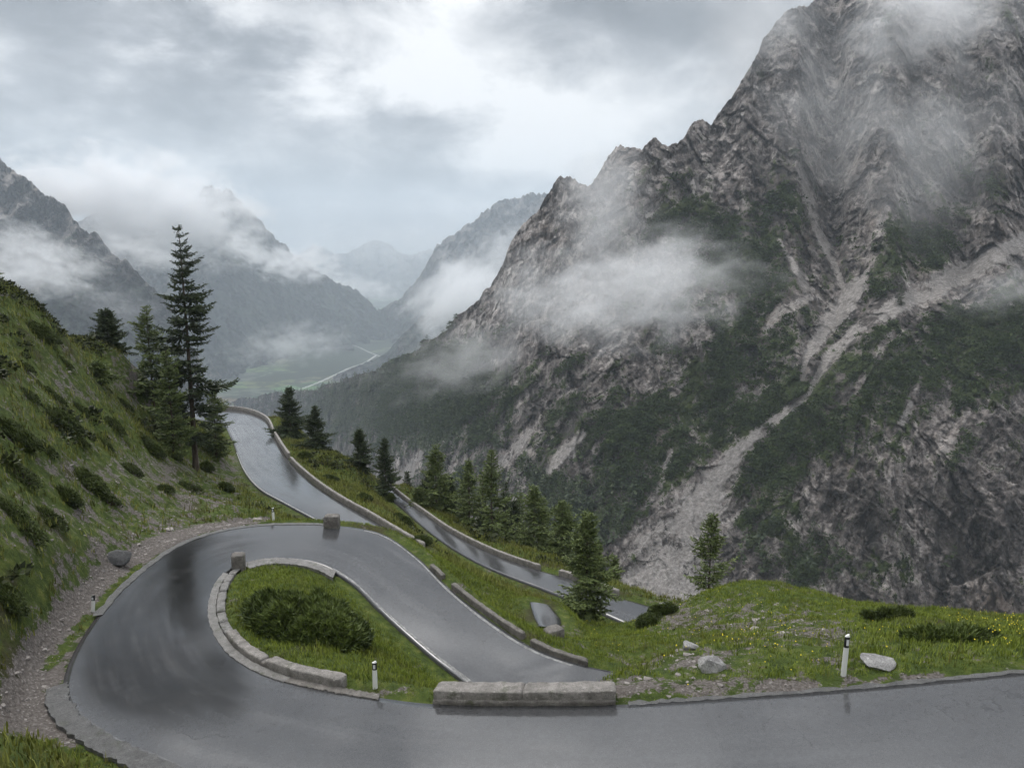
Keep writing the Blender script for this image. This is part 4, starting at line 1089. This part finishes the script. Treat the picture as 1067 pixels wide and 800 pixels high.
# ------------------------------------------------------------------ shrubs
def shrub_geo(rx, ry, h, n, seed, shoot=0.28):
    rr = np.random.default_rng(seed)
    a = rr.uniform(0, 2 * np.pi, n); r = np.sqrt(rr.uniform(0, 1, n))
    x, y = rx * r * np.cos(a), ry * r * np.sin(a)
    lump = fbm(np.column_stack([x * 1.3, y * 1.3, np.full(n, seed * 1.7)]), 3, seed)
    top = h * np.sqrt(np.clip(1 - (r * 0.96) ** 2.4, 0, 1)) * (0.72 + 0.95 * lump)
    z = np.where(rr.uniform(size=n) < 0.65, top, top * rr.uniform(0.1, 1, n))
    keepm = lump > -0.26
    x, y, z, r, a = x[keepm], y[keepm], z[keepm], r[keepm], a[keepm]; n = len(x)
    C = np.column_stack([x, y, z - shoot * 0.4])
    ax = np.column_stack([np.cos(a) * r * 0.7, np.sin(a) * r * 0.7, np.full(n, 0.85)]) + rr.normal(0, 0.28, (n, 3))
    ax /= np.linalg.norm(ax, axis=1)[:, None]
    VV, FF, TT, o2 = [], [], [], 0
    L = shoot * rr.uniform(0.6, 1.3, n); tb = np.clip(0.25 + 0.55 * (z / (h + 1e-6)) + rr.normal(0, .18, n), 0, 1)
    for j in range(6):
        rv = rr.normal(size=(n, 3)); S = np.cross(ax, rv); S /= np.linalg.norm(S, axis=1)[:, None]
        c = C + ax * (L * rr.uniform(0, 0.5, n))[:, None]
        d = ax * 0.8 + S * rr.uniform(0.25, 0.75, n)[:, None]
        N2 = np.cross(d, S + rv * .2); N2 /= np.linalg.norm(N2, axis=1)[:, None] + 1e-9
        w = 0.085 * L
        l = L * 0.7
        V = np.stack([c + N2 * w[:, None], c + d * l[:, None], c - N2 * w[:, None]], 1).reshape(-1, 3)
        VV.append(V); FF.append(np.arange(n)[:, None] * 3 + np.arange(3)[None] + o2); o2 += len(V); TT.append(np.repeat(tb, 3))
    # stems
    SV, SF, so = [], [], 0
    for k in range(14):
        a_ = rr.uniform(0, 6.28); q = rr.uniform(0.1, 0.75)
        e = np.array((rx * q * math.cos(a_), ry * q * math.sin(a_), h * 0.55))
        pth = np.array([(e[0] * .3, e[1] * .3, -0.2), (e[0] * .7, e[1] * .7, h * .12), e])
        v, f = tube(pth, np.array((.035, .028, .012)), 5); SV.append(v); SF.append(f + so); so += len(v)
    return (np.vstack(SV), np.vstack(SF)), (np.vstack(VV), np.vstack(FF), np.concatenate(TT))
def shrub(p, rx, ry, h, n, label, seed, rot=0.0, mat='pine', name='dwarf_pine', group=None, shoot=0.28, cat='bush', tilt=None):
    (SV, SF), (V, Fc, T_) = shrub_geo(rx, ry, h, n, seed, shoot)
    e_ = 0.7
    gx = (gz(p[0] + e_, p[1]) - gz(p[0] - e_, p[1])) / (2 * e_); gy = (gz(p[0], p[1] + e_) - gz(p[0], p[1] - e_)) / (2 * e_)
    ca, sa = math.cos(rot), math.sin(rot)
    lx, ly = gx * ca + gy * sa, -gx * sa + gy * ca
    SV[:, 2] += 0.6 * np.clip(lx * SV[:, 0] + ly * SV[:, 1], -3, 3); V[:, 2] += 0.6 * np.clip(lx * V[:, 0] + ly * V[:, 1], -3, 3)
    t = empty(name, tuple(p), label, cat, group); t.rotation_euler = (0, 0, rot)
    if tilt: t.rotation_euler = (tilt[0], tilt[1], rot)
    mesh_np('stems', SV, SF, M['bark'], t)
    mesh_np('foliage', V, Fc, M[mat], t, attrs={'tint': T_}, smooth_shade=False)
    return t
p = hit(325, 652)
c0 = hit(280, 634); c1 = hit(364, 674)
rot = math.atan2(c1[1] - c0[1], c1[0] - c0[0])
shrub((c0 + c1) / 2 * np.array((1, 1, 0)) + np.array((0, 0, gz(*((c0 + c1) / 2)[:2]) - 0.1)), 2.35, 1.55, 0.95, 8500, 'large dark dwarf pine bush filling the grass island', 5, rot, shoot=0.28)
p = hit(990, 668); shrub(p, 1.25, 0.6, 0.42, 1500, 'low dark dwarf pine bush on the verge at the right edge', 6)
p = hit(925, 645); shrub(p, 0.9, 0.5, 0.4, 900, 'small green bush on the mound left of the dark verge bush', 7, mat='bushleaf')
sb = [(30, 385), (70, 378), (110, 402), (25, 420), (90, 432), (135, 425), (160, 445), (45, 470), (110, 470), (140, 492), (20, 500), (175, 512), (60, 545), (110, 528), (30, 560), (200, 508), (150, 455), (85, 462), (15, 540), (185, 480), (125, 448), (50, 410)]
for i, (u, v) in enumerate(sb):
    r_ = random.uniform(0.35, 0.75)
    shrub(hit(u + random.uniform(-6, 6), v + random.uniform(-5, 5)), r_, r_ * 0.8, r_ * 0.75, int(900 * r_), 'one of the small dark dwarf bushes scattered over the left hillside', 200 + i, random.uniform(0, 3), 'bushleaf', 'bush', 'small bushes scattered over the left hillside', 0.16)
LB = [(690, 640, 1.6, 1.0, 'bush closing off the end of the lowest road beside the mound'), (676, 650, 1.3, .9, 'bush at the near corner where the lowest road ends'), (95, 508, 1.5, 1.0, 'rounded green bush on the open middle of the left slope'), (72, 522, 0.9, .7, 'smaller bush just below the rounded one on the left slope'), (62, 440, 2.0, 1.1, 'wide bush high on the left slope under the skyline'),
      (20, 462, 1.6, 1.0, 'dark bush at the left edge halfway up the slope'), (45, 350, 2.0, 1.2, 'bush on the left skyline ridge'), (88, 348, 1.8, 1.2, 'bush just left of the skyline spruce foot'),
      (215, 490, 1.4, 1.0, 'bush below the towering spruce trunk'), (236, 512, 1.2, .9, 'bush on the lip of the bank above the lower road'), (160, 470, 1.6, 1.2, 'bush at the foot of the short spruces'),
      (345, 500, 1.5, .9, 'bush on the shoulder between parapet and small spruces'), (318, 478, 1.5, 1.0, 'bush at the foot of the narrow tipped spruce'), (405, 522, 1.6, 1.0, 'bush above the upper end of the lowest road'), (440, 566, 1.3, .8, 'bush hanging over the bank of the lowest road'),
      (12, 640, .8, .7, 'bush at the left edge beside the gravel'), (420, 545, 1.6, .9, 'bush in the gap between the two lower roads'), (380, 522, 1.3, .8, 'bush just beyond the straight parapet')]
for i, (u, v, r, h, l) in enumerate(LB):
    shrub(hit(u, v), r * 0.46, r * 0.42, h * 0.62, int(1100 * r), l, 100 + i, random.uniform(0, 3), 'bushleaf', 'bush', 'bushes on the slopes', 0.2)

# scrub cover on the near slopes (uncountable low clumps)
def clumps(P0, size, mat, name, label, per=16, seed=0, cone=False):
    n = len(P0); rr = np.random.default_rng(seed)
    N = n * per
    c = np.repeat(P0, per, 0); s = np.repeat(size, per)
    if cone:
        t = rr.uniform(0, 1, N); a = rr.uniform(0, 6.28, N); r = s * 0.20 * (1 - t) * np.sqrt(rr.uniform(0.3, 1, N))
        o = np.column_stack([r * np.cos(a), r * np.sin(a), s * (0.05 + 0.95 * t)])
        sz = s * 0.17 * (1.1 - t)
        dr = np.column_stack([np.cos(a), np.sin(a), rr.uniform(-0.7, 0.3, N)])
    else:
        dr = rr.normal(size=(N, 3)); dr[:, 2] = np.abs(dr[:, 2]); dr /= np.linalg.norm(dr, axis=1)[:, None]
        o = dr * s[:, None] * np.array((1, 1, 0.6)) * rr.uniform(0.5, 1, N)[:, None]
        sz = s * 0.42
    c = c + o
    S = np.cross(dr, rr.normal(size=(N, 3))); S /= np.linalg.norm(S, axis=1)[:, None] + 1e-9
    V = np.stack([c + S * (sz * .5)[:, None], c + dr * sz[:, None], c - S * (sz * .5)[:, None], c - dr * (sz * .3)[:, None]], 1).reshape(-1, 3)
    Fc = np.arange(N)[:, None] * 4 + np.arange(4)[None]
    ti = np.repeat(np.clip(np.repeat(rr.uniform(0, 1, n), per) * .55 + rr.uniform(0, .45, N), 0, 1), 4)
    ob = mesh_np(name, V, Fc, M[mat], attrs={'tint': ti}, smooth_shade=False)
    return meta(ob, label, 'vegetation', kind='stuff')
q = sample_ground(170000, (-48, 14), (16, 105), lambda p, rd, g, u, v: (rd > 1.6) & (g < 0.3) & ((u < 245) | (p[:, 1] > 45)) & (RNG.uniform(size=len(u)) < np.clip((patchy(p, 0.16, 33) + 0.02) * 2.2 + 0.25 * smooth(420, 310, v) * (u < 160), 0, 0.42)))
clumps(q[0], np.exp(RNG.normal(-1.55, 0.45, len(q[0]))), 'heath', 'heath_scrub', 'low dark heath covering parts of the near slopes', 14, 3)

# dwarf pine and forest on the mountain
flat = MG[:MU.shape[0]].reshape(-1, 3)
vegv = mt_veg(MU.ravel(), MV.ravel())
pn = fbm(flat * 0.055, 4, 71)
dens = np.clip(vegv - 0.85 * mt_gully(MU.ravel(), MV.ravel()) + 0.75 * pn - 0.40, 0, 1)
area = (flat[:, 1] / F) ** 2
def pick(n, w):
    w = w / w.sum()
    return RNG.choice(len(w), n, p=w)
inview = (MU.ravel() > 240) & (MU.ravel() < 1110) & (MV.ravel() > -20) & (MV.ravel() < 650)
k = pick(26000, dens * area ** 0.6 * inview * (flat[:, 1] < 900))
jit = np.column_stack([RNG.normal(0, 1, (len(k), 2)), np.zeros(len(k))]) * (flat[k, 1] * 0.0016)[:, None]
clumps(flat[k] + jit, RNG.uniform(0.9, 2.3, len(k)) * np.clip(flat[k, 1] / 330, 0.8, 1.6), 'scrub', 'dwarf_pine_scrub', 'dark dwarf pine thickets clinging to the mountainside', 14, 4)
ww = blobs(MU.ravel(), MV.ravel(), [(400, 430, 60, 40, .8), (350, 425, 60, 20, .8), (450, 470, 40, 40, .5), (560, 520, 70, 36, .9), (640, 545, 60, 36, .8), (500, 500, 40, 40, .5), (800, 580, 40, 30, .35), (430, 400, 40, 30, .5)]) * (mt_scree(MU.ravel(), MV.ravel()) < 0.1)
k = pick(3600, ww * area ** 0.7 * inview)
clumps(flat[k], RNG.uniform(5, 12, len(k)), 'spruce', 'forest', 'far conifer wood on the lower mountainside', 40, 6, cone=True)

# ------------------------------------------------------------------ air: haze and mist
def haze():
    m = bpy.data.materials.new('valley_haze'); m.use_nodes = True
    nt = m.node_tree; nt.nodes.clear()
    out_ = nt.nodes.new('ShaderNodeOutputMaterial'); v = nt.nodes.new('ShaderNodeVolumePrincipled')
    v.inputs['Color'].default_value = (0.81, 0.905, 1.0, 1); v.inputs['Density'].default_value = HAZE_D; v.inputs['Anisotropy'].default_value = 0.0
    nt.links.new(v.outputs[0], out_.inputs['Volume'])
    bm = bmesh.new(); bmesh.ops.create_cube(bm, size=1.0)
    me = bpy.data.meshes.new('haze'); bm.to_mesh(me); bm.free(); me.materials.append(m)
    o = bpy.data.objects.new('haze', me); COL.objects.link(o)
    o.scale = (22000, 15000, 1720); o.location = (0, 6500, 220)
    meta(o, 'thin blue grey haze filling the valley', 'haze', kind='stuff')
HAZE_D = 0.00013
haze()

def mist(u, v, d, ru, rv, rd, dens, label, seed, rot=0.0, scale=2.2, thr=0.42, wisp=0.35):
    """soft bank of real cloud volume: an ellipsoid whose density frays with noise"""
    m = bpy.data.materials.new('mist_volume'); m.use_nodes = True
    nt = NT(m); m.node_tree.nodes.clear()
    out_ = nt.n('ShaderNodeOutputMaterial')
    tc = nt.n('ShaderNodeTexCoord').outputs['Object']
    ln = nt.n('ShaderNodeVectorMath', operation='LENGTH'); nt.link(tc, ln.inputs[0])
    mp = nt.n('ShaderNodeMapping', ins={'Location': (seed * 3.1, seed * 1.7, seed * 0.9), 'Scale': (ru / rv * 0.6, 1.0, 1.0)}); nt.link(tc, mp.inputs['Vector'])
    n = nt.noise(scale * 1.25, 7, 0.66, mp.outputs[0], 0.35)
    fall = nt.math('SUBTRACT', 1.0, ln.outputs['Value'], clamp=True)
    x = nt.math('ADD', nt.math('MULTIPLY', fall, 0.9), nt.math('MULTIPLY', nt.math('SUBTRACT', n, 0.5), 2.0 * wisp * 2.9))
    x = nt.sstep(x, thr * 0.5, thr * 0.5 + 0.75)
    x = nt.math('MULTIPLY', x, nt.sstep(fall, 0.0, 0.25))
    dn = nt.math('MULTIPLY', x, dens)
    pv = nt.n('ShaderNodeVolumePrincipled', ins={'Color': (0.985, 0.99, 1.0, 1)})
    nt.link(dn, pv.inputs['Density']); nt.link(pv.outputs[0], out_.inputs['Volume'])
    bm = bmesh.new(); bmesh.ops.create_icosphere(bm, subdivisions=3, radius=1.0)
    me = bpy.data.meshes.new('mist'); bm.to_mesh(me); bm.free(); me.materials.append(m)
    o = bpy.data.objects.new('mist', me); COL.objects.link(o)
    o.location = P(u, v, d); o.scale = (ru / F * d, rd, rv / F * d)
    o.rotation_euler = (0, rot, 0)
    meta(o, label, 'mist', 'drifting mist banks', kind='stuff')
def srf(u, v, f=0.93):
    return float(mtn_point(u, v)[1]) * f
mist(650, 300, srf(650, 300, .86), 200, 88, 60, 0.030, 'broad pale mist bank drifting across the middle of the limestone ridge', 1, rot=-0.12)
mist(500, 370, srf(500, 370), 150, 55, 60, 0.011, 'thin tail of mist low on the left of the ridge', 2, rot=-0.25)
mist(632, 215, srf(632, 225), 75, 100, 60, 0.016, 'mist rising into the notch between the pinnacles', 3)
mist(975, 5, srf(975, 20), 130, 95, 70, 0.026, 'cloud veil hanging over the upper right rock wall', 4)
mist(900, 130, srf(900, 130), 170, 110, 70, 0.0075, 'faint mist sliding over the upper rock wall', 5, rot=0.5)
mist(970, 165, srf(970, 165), 100, 150, 60, 0.008, 'slanting streak of mist on the right rock wall', 6, rot=0.45)
mist(775, 55, srf(800, 50, 1.08), 80, 130, 90, 0.008, 'cloud behind the shoulder of the great rock wall', 7)
mist(805, 28, srf(830, 40, .95), 75, 95, 40, 0.013, 'cloud swallowing the left edge of the highest rock wall', 22, rot=0.5)
mist(1050, 300, srf(1050, 300), 90, 34, 30, 0.014, 'thin wisp over the green shelf at the right edge', 8, rot=-0.4)
mist(485, 310, 2600, 85, 60, 300, 0.016, 'bright cloud plume behind the left shoulder of the ridge', 9, rot=-0.5)
mist(185, 230, 2350, 120, 66, 250, 0.024, 'bright cloud wrapped round the pointed summit', 10, wisp=.45)
mist(105, 205, 2200, 150, 66, 250, 0.022, 'cloud cap covering the saddle of the left mountains', 11, wisp=.45)
mist(40, 265, 1150, 100, 36, 100, 0.014, 'small wisp on the face of the left mountain', 12, rot=0.4, wisp=.5)
mist(20, 285, 1150, 95, 34, 90, 0.016, 'low bright wisp over the left hillside crest', 13, rot=0.2, wisp=.45)
mist(305, 358, 2900, 90, 30, 200, 0.004, 'pale wisp floating over the valley meadows', 14, rot=-0.1, wisp=.45)
mist(365, 298, 5200, 80, 20, 400, 0.004, 'thin bright cloud strip along the far spur', 15, rot=0.1, wisp=.5)
mist(310, 275, 3400, 60, 26, 200, 0.014, 'small bright puff beside the summit flank', 16, wisp=.5)
mist(120, 318, 1200, 70, 26, 90, 0.0034, 'faint wisp low on the left mountain', 17, rot=0.3, wisp=.5)
mist(262, 262, 2900, 46, 18, 150, 0.016, 'small ragged wisp clinging to the pointed mountain flank', 19, rot=0.5, wisp=.5)
mist(150, 262, 1250, 60, 20, 80, 0.012, 'ragged wisp between the two left mountains', 20, rot=0.3, wisp=.5)
mist(530, 260, 3300, 60, 34, 200, 0.006, 'grey veil on the flank behind the limestone ridge', 21, rot=-0.4, wisp=.5)
mist(420, 255, 7000, 190, 40, 700, 0.0009, 'soft grey cloud lying on the far peaks', 18)

# ------------------------------------------------------------------ sky
def sky():
    w = bpy.data.worlds.new('World'); SC.world = w; w.use_nodes = True
    nt = NT(w); t = w.node_tree; t.nodes.clear()
    out_ = nt.n('ShaderNodeOutputWorld'); bg = nt.n('ShaderNodeBackground', ins={'Strength': 0.13})
    sk = nt.n('ShaderNodeTexSky'); sk.sky_type = 'NISHITA'; sk.sun_disc = False
    sk.sun_elevation = math.radians(SUN_EL); sk.sun_rotation = math.radians(SUN_ROT)
    d = nt.n('ShaderNodeTexCoord').outputs['Generated']
    sp = nt.n('ShaderNodeSeparateXYZ'); nt.link(d, sp.inputs[0])
    x, y, z = sp.outputs
    ya = nt.math('MAXIMUM', nt.math('ABSOLUTE', y), 0.12)
    gx = nt.math('DIVIDE', x, ya); gz_ = nt.math('DIVIDE', z, ya)
    def at(u, v): 
        a, c = ray(u, v); return a, c
    # cloud field on the dome
    cv = nt.n('ShaderNodeCombineXYZ', ins={0: x, 1: nt.math('MULTIPLY', y, 0.6), 2: nt.math('MULTIPLY', z, 1.9)}).outputs[0]
    n1 = nt.noise(2.8, 8, 0.6, cv, 0.15)
    n2 = nt.noise(7.5, 8, 0.62, cv, 0.2)
    wx = nt.math('ADD', gx, nt.math('MULTIPLY', nt.math('SUBTRACT', n2, 0.5), 0.22))
    wz = nt.math('ADD', gz_, nt.math('MULTIPLY', nt.math('SUBTRACT', n1, 0.5), 0.22))
    tot = nt.math('ADD', 0.55, nt.math('ADD', nt.math('MULTIPLY', nt.math('SUBTRACT', n1, 0.5), 2.4), nt.math('MULTIPLY', nt.math('SUBTRACT', n2, 0.5), 2.0)))
    for (u, v, ru, rv, g) in SKYB:
        a, c = at(u, v)
        e = nt.math('ADD', nt.math('POWER', nt.math('DIVIDE', nt.math('ABSOLUTE', nt.math('SUBTRACT', wx, a)), ru / F), 2.0), nt.math('POWER', nt.math('DIVIDE', nt.math('ABSOLUTE', nt.math('SUBTRACT', wz, c)), rv / F), 2.0))
        e = nt.math('MULTIPLY', nt.math('EXPONENT', nt.math('MULTIPLY', e, -1.0)), g)
        tot = nt.math('ADD', tot, e)
    cl = nt.ramp(nt.math('MULTIPLY', tot, 0.8), [(0.0, (0.58, 0.595, 0.62)), (0.25, (0.96, 0.985, 1.03)), (0.45, (1.60, 1.63, 1.69)), (0.65, (2.8, 2.81, 2.84)), (0.93, (4.5, 4.46, 4.42))])
    boost = nt.math('ADD', 1.0, nt.math('MULTIPLY', nt.sstep(z, 0.26, 0.80), 3.2))
    vm_ = nt.n('ShaderNodeVectorMath', operation='SCALE'); nt.link(cl, vm_.inputs[0]); nt.link(boost, vm_.inputs['Scale'])
    c = nt.mix(0.97, sk.outputs[0], vm_.outputs[0])
    nt.link(c, bg.inputs['Color']); nt.link(bg.outputs[0], out_.inputs['Surface'])
SUN_EL, SUN_ROT = 52.0, -35.0
SKYB = [(330, 40, 120, 34, .35), (250, 15, 60, 20, .25), (470, 35, 60, 30, .25), (610, 115, 80, 55, .40), (520, 150, 90, 40, .15), (400, 110, 120, 30, -.28), (200, 90, 120, 40, -.14), (430, 185, 130, 18, -.18), (250, 165, 60, 22, .25), (480, 215, 90, 20, .18), (60, 60, 80, 70, -.12), (580, 5, 120, 22, -.22), (750, 60, 80, 110, -.16), (120, 185, 80, 24, .2), (700, 20, 170, 50, -.16), (90, 15, 150, 36, -.14), (820, 80, 90, 90, -.08)]
sky()
sun = bpy.data.lights.new('sun', 'SUN'); sun.energy = 1.0; sun.angle = math.radians(20); sun.color = (1.0, 0.96, 0.9)
so = bpy.data.objects.new('sun', sun); COL.objects.link(so)
el, az = math.radians(SUN_EL), math.radians(SUN_ROT)
dirv = Vector((math.sin(az) * math.cos(el), math.cos(az) * math.cos(el), math.sin(el)))
so.rotation_euler = (-dirv).to_track_quat('-Z', 'Y').to_euler(); so.location = (0, 0, 50)

# ------------------------------------------------------------------ camera and render settings
cam = bpy.data.cameras.new('camera'); co = bpy.data.objects.new('camera', cam); COL.objects.link(co)
cam.sensor_width = 36.0; cam.lens = 36.0 * F / W0
cam.clip_start = 0.1; cam.clip_end = 40000
co.location = (0, 0, 0); co.rotation_euler = (math.pi / 2 - TH, 0, 0)
SC.camera = co
vs = SC.view_settings
vs.view_transform = 'Standard'; vs.look = 'None'; vs.gamma = 1.0; vs.exposure = 0.98; vs.use_curve_mapping = False
cy = SC.cycles
cy.use_denoising = True
try: cy.denoiser = 'OPENIMAGEDENOISE'
except Exception: pass
cy.volume_bounces = 6
cy.max_bounces = 6; cy.diffuse_bounces = 2; cy.glossy_bounces = 2; cy.transparent_max_bounces = 8
cy.use_adaptive_sampling = True; cy.adaptive_threshold = 0.02
cy.volume_max_steps = 256
